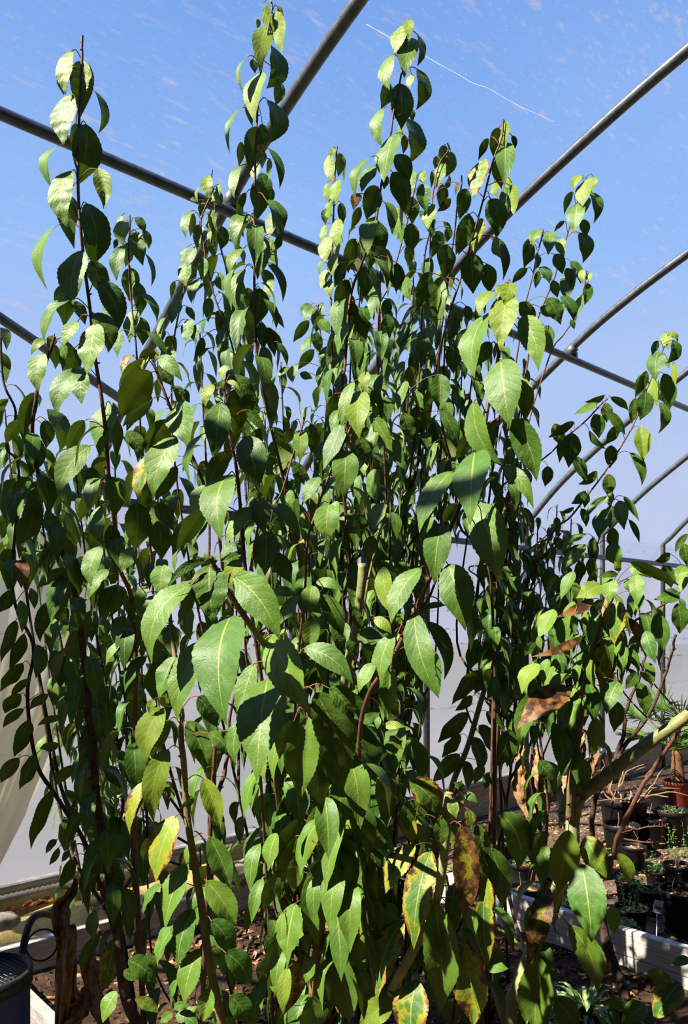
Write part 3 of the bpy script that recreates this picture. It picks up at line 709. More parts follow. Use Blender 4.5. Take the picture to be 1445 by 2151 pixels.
# ================================================================== plants
def bez(a, b, c, t): return a*((1-t)**2)+b*(2*t*(1-t))+c*(t*t)
def prof(t):
    v = math.sin(math.pi*min(max(t, 0), 1)**.78)**.82
    if t > .62: v *= 1-.42*((t-.62)/.38)**1.2
    return v
def blade(mb, pts, nrm0, W, fold=.15, twist=0.0, wave=.03, cols=5, serr=.0, col=(0, 0, .5, 1), m=0, puck=0.0):
    n = len(pts)-1; vs = []; uv = []; fs = []; ph = R.uniform(0, 6.28); nn = nrm0.copy(); fr = R.uniform(9, 15)
    for i, p in enumerate(pts):
        t = i/n; tg = (pts[min(i+1, n)]-pts[max(i-1, 0)]).normalized()
        nn = (nn-tg*nn.dot(tg))
        if nn.length < 1e-6: nn = tg.orthogonal()
        nn.normalize(); a = twist*t; sd = tg.cross(nn)
        nr = nn*math.cos(a)+sd*math.sin(a); s2 = tg.cross(nr)
        hw = W*.5*max(prof(t), .012)*(1+serr*(1 if i % 2 else -1))
        for j in range(cols):
            x = -1+2*j/(cols-1); ax = abs(x)
            z = math.sin(fold)*ax*hw - .18*fold*ax*ax*hw + wave*W*math.sin(t*fr+ph+(1.7 if x > 0 else 0))*ax*ax*min(1, 4*t, 4*(1-t))
            if puck: z += puck*W*math.sin(t*34+ax*5)*math.sin(ax*6.3)*.5
            vs.append(p+s2*x*hw*math.cos(fold)+nr*z); uv.append(((x+1)/2, t))
    for i in range(n):
        for j in range(cols-1): a = i*cols+j; fs.append((a, a+1, a+cols+1, a+cols))
    # make faces look along the upper side
    c0 = V3(vs[fs[(n//2)*(cols-1)][1]])-V3(vs[fs[(n//2)*(cols-1)][0]]); c1 = V3(vs[fs[(n//2)*(cols-1)][3]])-V3(vs[fs[(n//2)*(cols-1)][0]])
    mid = pts[n//2+1]-pts[n//2-1]; ref = (nrm0-mid*(nrm0.dot(mid)/max(mid.length_squared, 1e-9)))
    if c0.cross(c1).dot(ref) < 0: fs = [tuple(reversed(f)) for f in fs]
    mb.add(vs, fs, uv, col, m)
GAPS = ((885, 1190, 1010, 1650, 2.2), (495, 1470, 575, 1660, 2.2), (415, 1490, 480, 1620, 2.2), (598, 540, 648, 770, 2.2), (1125, 860, 1200, 1060, 2.9), (0, 1280, 110, 1800, 2.2), (560, 1640, 600, 1760, 2.3), (720, 1290, 760, 1420, 2.4), (1010, 1500, 1060, 1650, 2.6))
def clear_view(p):                     # the thin spots where the wall and sky show between the canes
    x = CX+F*p.x/p.y; y = HY-F*(p.z-CAMZ)/p.y
    return any(a-8 < x < c+8 and b-70 < y < d for a, b, c, d, z in GAPS if p.y > z)
class Plant:
    def __init__(s, name, base, label, cat='shrub'):
        s.base = V3(base); s.root = thing(name, s.base, label, cat); s.fol = MB(); s.lines = []; s.objs = []; s.nleaf = 0
    def stem(s, pts, r0, r1, mt='shoot', bumpy=.04, to_base=True, fork=False, name='stem', seg=9, base_off=None):
        """pts run from the tip down; (px,py,depth) or Vector"""
        q = [p if isinstance(p, Vector) else P(*p) for p in pts]
        if fork and s.lines:             # side shoot: joins an older stem lower down
            last = q[-1]; c = [p for ln in s.lines[:5] for p in ln if last.z-.75 < p.z < last.z-.12]
            if c: q.append(min(c, key=lambda p: (p-last).length)); to_base = False
        if to_base:
            b = s.base+V3(base_off or (R.uniform(-.07, .07), R.uniform(-.06, .06), 0)); b.z = .05
            last = q[-1]
            if last.z > .35:
                dirn = (q[-1]-q[-2]).normalized() if len(q) > 1 else V3((0, 0, -1))
                q.append(last.lerp(b, .5)+V3((dirn.x, dirn.y, 0))*.06)
            q.append(b)
        q = smooth_path(q, 6); s.lines.append(q)
        mb = MB(); n = len(q)
        if mt in ('shoot', 'darkbark') and r0 < .0155: r0 *= .72; r1 *= .85
        tube(mb, q, r1, r0, seg=seg, bumpy=bumpy, pw=1.25 if mt in ('shoot', 'darkbark') else 1.0)
        for i in range(4, n-1, 5):          # leaf scars and buds
            if R.random() < .7:
                a = R.uniform(0, 6.28); rr = r1+(r0-r1)*i/n; e = V3((math.cos(a), math.sin(a), .35)); o = q[i]+e*rr*.7
                tube(mb, [o, o+e*rr*.9], rr*.5, rr*.15, seg=5)
        s.objs.append(mb.build(name, M[mt], s.root)); return q
    def near(s, p, rmax=.3):
        best = None; bd = rmax
        s.hit = None
        for ln, so_ in zip(s.lines, s.objs):
            for q in ln:
                d = (q-(p-V3((0, 0, .018)))).length
                if d < bd: bd = d; best = q; s.hit = so_
        return best
    def hero(s, depth, fr, rows):
        x0, y0, k = fr
        for row in rows:
            bx, by, tx, ty, wpx, code = row[:6]; bow = row[6] if len(row) > 6 else R.uniform(-.05, .05)
            d = depth*(1+R.uniform(-.012, .012)) if not callable(depth) else depth(y0+by*k)
            if 'b' in code: d += .10
            if 'f' in code: d -= .06
            c = code[0]
            roll, lean, fold, arch = {'L': (40, -.16, .10, .07), 'F': (24, -.58, .14, .15), 'D': (-22, .15, .16, .05), 'R': (-46, .02, .16, .06),
                                      'H': (4, .03, .50, .05), 'S': (66, -.05, .15, .08), 'G': (12, -.30, .12, .12)}[c]
            roll += R.uniform(-7, 7); lean += R.uniform(-.06, .06)
            A = P(x0+bx*k, y0+by*k, d); B0 = P(x0+tx*k, y0+ty*k, d); Lp = (B0-A).length
            B = P(x0+tx*k, y0+ty*k, d+lean*Lp)
            ax = (B-A).normalized(); view = -((A+B)*.5-V3((0, 0, CAMZ))).normalized()
            v = (view-ax*view.dot(ax)).normalized(); lat = ax.cross(v).normalized()
            ld = lat if lat.dot(SUNV) > 0 else -lat
            nr = (v*math.cos(math.radians(roll))+ld*math.sin(math.radians(roll))).normalized()
            Lr = (B-A).length; W = 1.12*wpx*k*d/F/max(math.cos(math.radians(roll)), .45); W = min(W, .62*Lr)
            # bow: to the right of the photograph is positive
            rt = lat if lat.x > 0 else -lat
            if abs(lat.x) < .25: rt = lat if lat.z > 0 else -lat
            mid = (A+B)*.5+rt*bow*2*Lr*.9+nr*arch*2*Lr
            n = 28; pts = [bez(A, mid, B, i/n) for i in range(n+1)]
            young = .75 if 'y' in code else R.choice((0, 0, .04, .1)); sco = 0.0; rnd = R.random(); nm = 'leaf'; lbl = None
            if c in 'DR': rnd *= .55  # leaves turned from the sun get darker green, shade put into colour
            if 's' in code: sco = R.uniform(.38, .48); lbl = 'green leaf scorched yellow and brown at the margins'
            if 'k' in code: sco = R.uniform(.85, .98); lbl = 'brown withered leaf'
            if 'o' in code: sco = .72; lbl = 'orange and brown scorched leaf'
            if 'r' in code: sco = .9; lbl = 'rust red leaf blotched with dark green'
            mb = MB()
            blade(mb, pts, nr, W, fold+R.uniform(-.04, .04), R.uniform(-.3, .3), .035, 7, .026, (young, sco, rnd, 1), 0, .05 if 'p' in code else .012)
            st = s.near(A, .11)
            if st is not None and 'n' not in code:
                m1 = st.lerp(A, .55)+V3((0, 0, .012)); tube(mb, smooth_path([st, m1, A, pts[1]], 4), .0013, .0011, seg=5, m=1)
            s.nleaf += 1
            o = mb.build(nm, [M['leaf'], M['petiole']], s.hit if st is not None else s.root)
            if lbl: o['label'] = lbl
            elif 'y' in code: o['label'] = 'young yellow-green leaf'
    def auto(s, path, f0=0.0, f1=.97, gap=.03, L=.12, young_top=True, az0=None, droop=1.0, dens=1.0, W=.35, out=.02, skip=None):
        """leaves spiralling down a stem; path runs from tip down"""
        seglen = [0]
        for a, b in zip(path, path[1:]): seglen.append(seglen[-1]+(b-a).length)
        tot = seglen[-1]; pos = tot*f0; az = R.uniform(0, 6.28) if az0 is None else az0
        while pos < tot*f1:
            i = next((j for j in range(1, len(seglen)) if seglen[j] >= pos), len(seglen)-1)
            t = (pos-seglen[i-1])/max(seglen[i]-seglen[i-1], 1e-6); p = path[i-1].lerp(path[i], t)
            az += 2.4+R.uniform(-.35, .35); pos += gap*R.uniform(.7, 1.35)
            if R.random() > dens or p.z < .25: continue
            if clear_view(p): continue
            dr = V3((math.cos(az), math.sin(az), 0)); rel = pos/tot; ln = 1.12*L*R.uniform(.72, 1.12)*(0.6+.4*min(1, rel*9) if young_top else 1)
            A = p+dr*out*R.uniform(.6, 1.3)+V3((0, 0, out*.5)); tube(s.fol, [p, p.lerp(A, .5)+V3((0, 0, .005)), A], .0012, .0010, seg=4, m=1, cap=False)
            n = 9; pts = [A.copy()]; q = A.copy(); a0 = R.uniform(-.35, .35); a1 = -R.uniform(1.3, 1.66)*droop; yaw = R.uniform(-.5, .5)
            for k2 in range(1, n+1):
                tt = k2/n; el = a0+(a1-a0)*min(1, tt*1.6)**.8; aa = az+yaw*tt
                q = q+V3((math.cos(aa)*math.cos(el), math.sin(aa)*math.cos(el), math.sin(el)))*(ln/n); pts.append(q.copy())
            el0 = a0; nr = V3((-dr.x*math.sin(a0*.5-.4), -dr.y*math.sin(a0*.5-.4), math.cos(a0*.5-.4)))
            yg = .65*max(0, 1-rel*tot/.10)*R.random() if young_top else 0
            sco = R.uniform(.4, .6) if R.random() < .008 else 0
            blade(s.fol, pts, nr, ln*W*R.uniform(.85, 1.15), R.uniform(.02, .4), R.uniform(-.5, .5), .04, 5, .0, (yg, sco, R.random()*.8, 1), 0)
    def finish(s):
        if s.fol.v: tag(s.fol.build('foliage', [M['leaf'], M['petiole']], s.root), kind='stuff')
K3 = .33218; K2 = .24913
C1 = (0, 0, K3); C2 = (400, 0, K2); C3 = (660, 0, K3); C4 = (965, 350, K3); C5 = (0, 400, K3); C6 = (340, 350, K2); C7 = (600, 350, K3); C8 = (965, 780, K3)
C9 = (0, 780, K3); C10 = (320, 780, K3); C11 = (640, 780, K3); C12 = (0, 1180, K3); C13 = (260, 1180, K3); C14 = (640, 1180, K3); C15 = (965, 1180, K3); C16 = (0, 1671, K3)
C17 = (260, 1600, K3); C18 = (640, 1600, K3); C19 = (1005, 1450, .3045); C20 = (965, 1750, K3)
def px(fr, pts, d): return [(fr[0]+p[0]*fr[2], fr[1]+p[1]*fr[2], p[2] if len(p) > 2 else d) for p in pts]
# ------------------------------------------------------------ left shrub
pl = Plant('shrub', (-.54, 2.32, .05), 'tall leafy shrub at the left whose red shoot stands highest on that side')
A = pl.stem(px(C1, [(520, 225), (517, 300), (518, 380), (500, 750), (493, 1150), (510, 1445)], 1.75)+px(C5, [(540, 520), (575, 800), (600, 1050), (645, 1330)], 1.78)+[(224, 930, 1.82), (229, 1012, 1.85), (242, 1112, 1.9), (252, 1195, 1.95), (276, 1260, 2.0), (286, 1420, 2.05), (280, 1700, 2.15)], .014, .0035)
pl.hero(1.75, C1, [(450, 325, 415, 600, 78, 'Lyp'), (525, 385, 508, 745, 150, 'Hyp'), (437, 598, 405, 925, 115, 'Lp'), (600, 578, 620, 845, 45, 'R', .16), (375, 490, 402, 600, 60, 'Db'),
  (545, 785, 488, 1172, 172, 'D', .05), (480, 780, 470, 1040, 90, 'Dbs'), (392, 918, 330, 1190, 62, 'S', -.18), (458, 1080, 435, 1450, 118, 'Lp', -.12), (612, 1070, 655, 1322, 115, 'Hy', .12), (445, 1240, 480, 1425, 70, 'Db')])
pl.hero(1.76, C5, [(545, 80, 582, 480, 155, 'D', .10), (388, 208, 298, 628, 62, 'S', -.14), (515, 378, 458, 742, 132, 'L', -.03), (590, 440, 665, 682, 120, 'Db'), (620, 575, 745, 892, 135, 'D', .14),
  (440, 690, 285, 965, 72, 'S', -.10), (385, 600, 402, 860, 115, 'Db'), (600, 842, 550, 1165, 148, 'L', .05), (592, 778, 685, 1025, 125, 'D', .14), (490, 830, 400, 985, 100, 'Lb'),
  (520, 1135, 362, 1430, 105, 'L', -.12), (515, 1145, 515, 1350, 105, 'Lb'), (470, 1000, 430, 1170, 100, 'Db'), (370, 30, 470, 370, 90, 'Db'), (560, 250, 590, 480, 80, 'Db'), (480, 700, 540, 850, 75, 'Db')])
pl.hero(1.85, C9, [(692, 193, 630, 540, 152, 'L', .03), (572, 470, 365, 795, 125, 'L', -.08), (532, 310, 425, 512, 85, 'D', -.08), (385, 560, 300, 690, 100, 'Db'), (700, 665, 722, 925, 125, 'H', .06), (510, 640, 642, 702, 80, 'L', .08),
  (632, 710, 498, 960, 80, 'D', -.08), (640, 850, 656, 1105, 78, 'L', -.08), (700, 970, 692, 1192, 92, 'D'), (640, 1105, 575, 1362, 92, 'L', -.08), (862, 1115, 768, 1272, 92, 'L'), (300, 238, 375, 512, 110, 'R', .14),
  (850, 1140, 815, 1300, 60, 'L'), (690, 1255, 560, 1445, 70, 'L', -.08)])
A3 = pl.stem(px(C5, [(345, 925), (320, 1010), (250, 1200), (215, 1400)], 1.95)+px(C9, [(205, 400), (240, 650), (300, 850), (360, 1050), (430, 1250)], 2.0)+[(165, 1290, 2.1), (195, 1562, 2.15), (202, 1671, 2.15), (226, 1820, 2.15), (246, 1937, 2.15), (266, 2102, 2.15)], .019, .004, 'darkbark')
pl.hero(1.95, C5, [(275, 1028, 242, 1275, 95, 'L', -.05), (430, 960, 400, 1165, 100, 'D'), (340, 970, 350, 1130, 70, 'Db'), (300, 940, 200, 1040, 40, 'Ly', -.1), (345, 920, 300, 1000, 60, 'Gy'), (390, 970, 440, 1080, 60, 'L')])
pl.hero(1.98, C9, [(232, 138, 152, 415, 105, 'H', -.10), (290, 308, 290, 490, 85, 'D'), (222, 408, 190, 665, 112, 'D'), (255, 650, 310, 905, 120, 'R'), (340, 655, 350, 880, 90, 'Db'), (215, 800, 130, 1095, 118, 'D', .06), (170, 670, 75, 790, 50, 'D', -.1),
  (130, 310, 40, 460, 75, 'Db', -.1), (430, 900, 440, 1150, 140, 'Rb'), (300, 880, 360, 1120, 130, 'R'), (140, 1188, 135, 1372, 86, 'Grn'), (420, 1150, 500, 1420, 120, 'R'), (440, 1250, 230, 1380, 70, 'D', -.1), (400, 1080, 240, 1250, 60, 'D', -.1)])
A4 = pl.stem(px(C5, [(5, 900), (8, 1080), (30, 1240), (100, 1410)], 2.3)+px(C9, [(40, 480), (120, 640), (0, 900)], 2.35)[:2]+px(C12, [(80, 180), (210, 530), (175, 800), (190, 1050), (240, 1300), (330, 1445)], 2.25)+[(140, 1708, 2.25), (190, 1800, 2.25)], .012, .004, 'darkbark')
pl.auto(A4, 0, .35, .05, .13)
pl.hero(2.2, C12, [(100, 370, 5, 640, 80, 'R', -.08), (152, 455, 60, 680, 72, 'R', -.03), (145, 640, 0, 822, 80, 'R', -.08), (130, 835, 30, 960, 80, 'D', -.1), (180, 1000, 90, 1235, 115, 'R'), (200, 1225, 120, 1442, 110, 'R'), (120, 1240, 5, 1400, 80, 'D', -.08),
  (130, 245, 140, 450, 95, 'R'), (370, 225, 255, 510, 90, 'D', -.16), (235, 525, 225, 740, 80, 'R'), (330, 560, 380, 800, 100, 'R'), (305, 840, 190, 935, 60, 'D', -.1), (400, 980, 238, 1035, 42, 'D', -.1), (370, 1150, 248, 1180, 60, 'D'), (60, 180, 0, 320, 90, 'D'), (200, 170, 220, 300, 90, 'R'),
  (190, 740, 70, 860, 50, 'D', -.1), (150, 930, 20, 1050, 60, 'D', -.1), (420, 820, 480, 960, 110, 'R'), (540, 720, 500, 950, 120, 'R'), (600, 780, 590, 1130, 140, 'R'), (430, 620, 440, 800, 80, 'R'), (480, 430, 420, 640, 110, 'R'), (620, 950, 530, 1250, 110, 'R'), (560, 1150, 560, 1440, 130, 'R'), (660, 900, 680, 1120, 110, 'R'), (650, 1290, 760, 1440, 110, 'R'), (470, 1290, 350, 1420, 70, 'D', -.1)])
pl.hero(2.2, C16, [(330, -40, 195, 340, 85, 'R', -.1), (470, 80, 400, 330, 70, 'R'), (590, 280, 520, 690, 120, 'R'), (700, 130, 820, 420, 110, 'R'), (700, 450, 700, 730, 120, 'R'), (740, 620, 780, 750, 60, 'R'), (600, 730, 590, 920, 85, 'L'), (630, 870, 510, 1110, 70, 'D', -.1), (720, 900, 640, 1250, 120, 'Ds'), (450, 400, 380, 590, 80, 'R'), (360, 280, 290, 370, 60, 'L'), (370, 330, 310, 440, 40, 'D'), (440, 350, 390, 420, 40, 'L')])
pl.auto(A, .30, .62, .045, .125, dens=.85); pl.auto(A3, .12, .7, .030, .13)
for (x, y, d, L) in ((60, 830, 2.6, .11), (150, 900, 2.7, .11), (110, 1000, 2.8, .11), (30, 1000, 2.6, .11), (200, 980, 2.75, .11), (70, 1120, 2.7, .11), (140, 1180, 2.6, .12), (170, 1330, 2.4, .12), (10, 860, 2.5, .11)):
    q = pl.stem([(x, y, d), (x+12, y+120, d), (x+50, y+420, d*.98), (x+110, y+760, d*.97)], .009, .003, 'darkbark', fork=True); pl.auto(q, 0, .75, .030, L)
# lit middle-left leaves hang from the lower part of the red shoot
pl.hero(1.98, C12, [(738, 138, 652, 355, 78, 'L', -.06), (838, 212, 832, 395, 62, 'H'), (928, 140, 880, 325, 62, 'L', -.05), (1042, 203, 885, 395, 92, 'L', -.04), (792, 343, 738, 552, 72, 'L', -.08), (852, 520, 778, 682, 62, 'L', -.05), (925, 600, 790, 828, 72, 'L', -.08),
  (990, 640, 975, 880, 130, 'D'), (1105, 600, 1005, 870, 115, 'L'), (1205, 290, 1208, 495, 102, 'L', -.06), (770, 180, 690, 350, 60, 'D'), (840, 380, 900, 350, 40, 'L'), (780, 500, 670, 660, 40, 'L', -.08), (1070, 390, 1110, 620, 90, 'L')])
# ------------------------------------------------------------ second left shrub (thin, behind)
p2 = Plant('shrub', (-.42, 2.78, .05), 'slimmer leafy shrub just right of the tall left shoot, with a drooping pale tip')
a2 = p2.stem(px(C5, [(820, 155), (822, 240), (812, 330), (815, 480), (830, 700), (860, 980)], 2.35)+[(292, 830, 2.4), (300, 1000, 2.5), (320, 1200, 2.6), (330, 1500, 2.7)], .010, .003)
p2.hero(2.35, C5, [(803, 188, 782, 355, 76, 'Ly', -.1), (855, 172, 912, 272, 50, 'D', .12), (862, 262, 905, 478, 108, 'H', -.05), (920, 400, 955, 610, 30, 'R', .10), (778, 350, 738, 572, 72, 'L', -.05), (825, 490, 820, 705, 112, 'H'), (805, 330, 792, 485, 65, 'Db'), (890, 650, 992, 838, 48, 'R', .13),
  (872, 580, 882, 802, 85, 'D'), (858, 750, 820, 965, 82, 'L'), (872, 800, 902, 982, 92, 'D', .06), (692, 670, 712, 842, 62, 'L'), (770, 160, 745, 215, 45, 'Ly'), (905, 250, 940, 370, 45, 'D', .1), (740, 310, 720, 370, 30, 'D'), (930, 895, 1055, 1080, 45, 'D', .12), (760, 890, 740, 1060, 60, 'L')])
p2.auto(a2, .16, .9, .05, .115, dens=.8)
for (x, y, d) in ((240, 900, 2.9), (330, 960, 2.9), (290, 1080, 3.0), (200, 1150, 3.0), (260, 1250, 2.8)):
    q = p2.stem([(x, y, d), (x+5, y+200, d), (x+20, y+500, d)], .007, .003, 'darkbark', fork=True); p2.auto(q, 0, .85, .034, .11)
p2.finish(); pl.finish()
# ------------------------------------------------------------ dark-leaved low shoot at left centre
p3 = Plant('shrub', (-.40, 2.05, .05), 'shrub with big dark puckered leaves left of centre, under the crossing pipes')
h = p3.stem(px(C5, [(985, 1030), (965, 1060), (985, 1130), (1060, 1330)], 1.75)+px(C9, [(1120, 330), (1200, 500), (1280, 690), (1330, 850)], 1.78)+[(460, 1120, 1.85), (470, 1300, 1.95), (450, 1600, 2.0)], .011, .004)
p3.hero(1.72, C5, [(960, 1150, 770, 1440, 165, 'Dy', -.10), (1000, 1060, 1155, 1210, 85, 'G', .08), (905, 1070, 750, 1240, 58, 'D', -.10), (985, 1025, 870, 1080, 60, 'Gy', -.08), (990, 1010, 960, 1080, 70, 'Gyp'), (1010, 1100, 1100, 1240, 100, 'Db'), (930, 1020, 900, 1140, 70, 'Ly')])
p3.hero(1.75, C9, [(955, 150, 800, 380, 110, 'Gb', -.05), (1088, 220, 1200, 495, 168, 'F', .10), (1112, 418, 970, 795, 150, 'L', -.06), (1085, 320, 918, 520, 125, 'D', -.10), (950, 190, 775, 352, 60, 'D', -.08), (912, 545, 878, 845, 92, 'Ls', .02), (862, 830, 850, 1140, 155, 'D'), (1000, 945, 1020, 1195, 128, 'D'), (1030, 1220, 1005, 1425, 132, 'G'), (1005, 830, 1100, 1010, 120, 'Ds'), (1255, 905, 1090, 1165, 115, 'D', -.08),
  (1120, 600, 980, 820, 80, 'D'), (800, 380, 910, 540, 90, 'D'), (940, 750, 900, 880, 80, 'D'), (1140, 110, 1200, 200, 90, 'D')])
p3.auto(h, .35, .85, .04, .13)
p3.hero(1.9, C12, [(1215, 175, 1120, 400, 70, 'D'), (1100, 800, 1220, 640, 60, 'D')])
p3.finish()
# ------------------------------------------------------------ tallest middle shrub
p4 = Plant('shrub', (-.20, 2.62, .05), 'tallest shrub, its thin leafy shoot reaching the top edge of the picture')
b1 = p4.stem(px(C2, [(682, 0), (685, 90), (655, 250), (622, 450), (592, 620), (570, 850), (560, 1050), (548, 1300), (545, 1550)], 2.05)+px(C6, [(780, 400), (780, 580), (780, 1000), (790, 1400), (800, 1600), (850, 1850)], 2.1)+[(570, 900, 2.2), (600, 1030, 2.3), (640, 1250, 2.4), (640, 1500, 2.5)], .013, .003)
p4.hero(2.05, C2, [(672, -12, 690, 20, 25, 'Gy'), (622, 25, 645, 78, 28, 'Ly'), (612, 78, 710, 265, 102, 'Lyp', .06), (735, 58, 788, 135, 62, 'Dy'), (695, 115, 772, 465, 122, 'Ly', .10), (572, 160, 560, 240, 62, 'Dyb'), (655, 240, 668, 325, 45, 'Lyb'), (642, 235, 582, 605, 148, 'Gy', -.03), (685, 388, 640, 745, 118, 'R', .20), (500, 470, 447, 785, 28, 'S', -.14), (525, 500, 545, 622, 70, 'Db'), (600, 610, 540, 1025, 152, 'Ly'), (752, 688, 715, 892, 88, 'Db'), (650, 843, 670, 1205, 122, 'R', .20), (452, 903, 335, 1295, 38, 'S', -.12),
  (470, 850, 525, 1070, 50, 'Db'), (572, 1072, 500, 1450, 158, 'D', -.06), (605, 1045, 610, 1240, 95, 'Db'), (592, 1240, 605, 1422, 95, 'Dbs'), (430, 1195, 408, 1405, 62, 'Db'), (660, 1253, 750, 1595, 55, 'R', .12), (660, 1338, 662, 1525, 46, 'L', .08), (420, 1398, 370, 1675, 78, 'L', -.07), (600, 1455, 660, 1690, 110, 'Db'), (565, 1525, 556, 1860, 168, 'D'), (470, 1628, 388, 1835, 62, 'D', -.10), (640, 1690, 775, 1960, 80, 'R', .15), (455, 1815, 345, 1960, 80, 'L', -.1), (560, 1380, 540, 1530, 60, 'Lyb'), (690, 1590, 680, 1720, 50, 'Db'), (720, 1720, 700, 1930, 80, 'Db')])
p4.hero(2.1, C6, [(702, 398, 630, 695, 82, 'L', -.12), (880, 288, 970, 645, 78, 'R', .13), (725, 418, 762, 575, 62, 'Lb'), (692, 688, 580, 935, 72, 'L', -.14), (855, 598, 802, 955, 145, 'H', .03), (905, 620, 980, 855, 82, 'L'), (700, 858, 655, 1250, 95, 'L', -.10), (872, 798, 1018, 1145, 62, 'R', .14), (850, 870, 930, 1045, 125, 'Db'), (925, 945, 905, 1145, 85, 'Lb'), (825, 1025, 800, 1345, 145, 'D'), (862, 1118, 962, 1375, 62, 'R', .10), (922, 1168, 1035, 1365, 42, 'S', .10), (885, 1370, 952, 1605, 92, 'D'), (972, 1478, 1055, 1685, 52, 'R', .05), (842, 1308, 862, 1555, 85, 'D'), (860, 1520, 930, 1785, 115, 'H'), (720, 1020, 740, 1230, 90, 'Db'), (690, 1210, 660, 1430, 80, 'L'), (740, 440, 760, 560, 60, 'Lb'), (650, 450, 690, 600, 40, 'Lb'), (950, 360, 900, 620, 90, 'Lb'), (1000, 580, 960, 710, 60, 'D')])
b2 = p4.stem(px(C6, [(425, 30), (418, 100), (440, 280), (460, 500), (500, 700), (540, 850), (560, 1000)], 2.45)+[(495, 700, 2.5), (520, 900, 2.6), (560, 1200, 2.6)], .010, .003)
b3 = p4.stem(px(C6, [(405, 260), (330, 450), (350, 640), (380, 830), (440, 1080), (500, 1250), (590, 1500)], 2.4)+[(500, 790, 2.45), (530, 950, 2.5), (560, 1150, 2.55)], .010, .003)
b4 = p4.stem(px(C6, [(165, 960), (190, 1010), (150, 1200), (110, 1400), (90, 1550)], 2.45)+[(360, 800, 2.5), (370, 1000, 2.6), (420, 1300, 2.7)], .009, .003)
p4.hero(2.42, C6, [(385, 78, 405, 285, 92, 'Gyp'), (480, 148, 492, 245, 55, 'Ly'), (465, 200, 490, 345, 75, 'Dy'), (335, 312, 320, 420, 72, 'D'), (330, 160, 305, 300, 24, 'Sy', -.1), (300, 285, 235, 275, 40, 'Ly'), (420, 265, 330, 320, 40, 'Gy'), (400, 255, 470, 330, 40, 'Gy'), (248, 373, 205, 605, 65, 'L', -.08), (268, 398, 240, 595, 62, 'D'), (318, 488, 300, 715, 102, 'H'), (412, 368, 440, 575, 82, 'L'), (395, 400, 420, 560, 35, 'R'), (505, 503, 490, 705, 92, 'D', .08), (395, 610, 440, 770, 80, 'D'), (210, 680, 180, 830, 60, 'L'), (270, 680, 210, 850, 80, 'L'), (210, 798, 205, 1015, 98, 'L'),
  (350, 768, 330, 965, 88, 'H'), (475, 898, 520, 1055, 82, 'L'), (312, 948, 250, 1155, 72, 'L', -.06), (405, 1108, 390, 1315, 92, 'H'), (135, 1118, 80, 1325, 92, 'L', .04), (215, 1288, 205, 1495, 108, 'L', .08), (292, 1328, 290, 1495, 68, 'L'), (495, 1368, 480, 1565, 62, 'L'), (405, 1530, 298, 1725, 50, 'S', -.12), (345, 1440, 265, 1645, 70, 'D'), (110, 965, 80, 1115, 42, 'D', -.1), (140, 1010, 160, 1090, 40, 'L'), (20, 1390, 0, 1480, 60, 'L'), (250, 830, 240, 980, 90, 'Db'), (340, 540, 380, 700, 90, 'Db'), (380, 960, 400, 1120, 110, 'Db'), (100, 1550, 70, 1700, 90, 'L'), (210, 1180, 280, 1300, 60, 'D'), (560, 1080, 590, 1200, 80, 'D')])
p4.auto(b2, .06, .62, .032, .12); p4.auto(b3, .1, .62, .036, .12); p4.auto(b4, .05, .8, .036, .12); p4.auto(b1, .18, .75, .042, .13, dens=.85)
for (x, y, d) in ((500, 620, 2.8), (420, 700, 2.8), (590, 760, 2.9), (555, 840, 2.9), (600, 900, 3.1), (655, 860, 3.1), (520, 980, 2.9), (620, 980, 2.9), (480, 1080, 2.9), (650, 1080, 2.8), (585, 1120, 2.7)):
    q = p4.stem([(x, y, d), (x+6, y+150, d), (x+20, y+450, d)], .008, .003, 'darkbark', fork=True); p4.auto(q, 0, .55, .030, .11)
p4.finish()
# ------------------------------------------------------------ inner, brightly lit shoots in the middle
p5 = Plant('shrub', (-.12, 2.16, .05), 'shrub whose sunlit shoots with a pale leaf rosette rise in the middle of the picture')
g = p5.stem(px(C10, [(440, 70), (458, 140), (470, 200), (482, 370), (530, 600), (560, 900), (590, 1270)], 1.58)+[(530, 1300, 1.65), (560, 1500, 1.75), (590, 1750, 1.95)], .011, .004)
p5.hero(1.55, C10, [(390, 85, 338, 225, 62, 'Ly', -.12), (455, 60, 400, 120, 30, 'Gy'), (470, 65, 560, 130, 30, 'Gy', .1), (430, 198, 395, 565, 142, 'Gp', .02), (520, 110, 515, 415, 122, 'D', .04), (585, 415, 665, 760, 172, 'G', .06), (480, 655, 440, 1080, 188, 'F', -.03), (312, 400, 240, 712, 62, 'S', -.08), (472, 508, 342, 735, 105, 'D', -.06), (340, 860, 150, 1140, 105, 'D', -.06), (325, 718, 270, 925, 95, 'Lb'), (628, 862, 462, 1108, 98, 'L', -.04), (510, 25, 632, 265, 100, 'D', .08), (460, -40, 440, 60, 85, 'Ly'), (400, 160, 450, 190, 50, 'Gb'), (345, 860, 250, 1110, 95, 'L'), (525, 1085, 432, 1190, 102, 'L'), (545, 1190, 490, 1400, 100, 'Gy'), (575, 1150, 440, 1205, 60, 'G', .06), (595, 245, 720, 390, 55, 'D', .06), (700, 260, 620, 390, 120, 'Lb'), (590, 300, 680, 500, 90, 'Db')])
g2 = p5.stem(px(C10, [(702, 790), (695, 850), (665, 1000), (620, 1270)], 1.62)+[(515, 1350, 1.7), (545, 1600, 1.8)], .007, .003)
p5.hero(1.6, C10, [(700, 808, 602, 772, 42, 'Gy', .1), (698, 808, 705, 1025, 108, 'G'), (755, 848, 938, 1060, 85, 'G', .10), (655, 915, 598, 945, 32, 'L'), (722, 1012, 712, 1295, 148, 'G'), (772, 1150, 882, 1345, 105, 'D'), (735, 950, 760, 1030, 80, 'Db')])
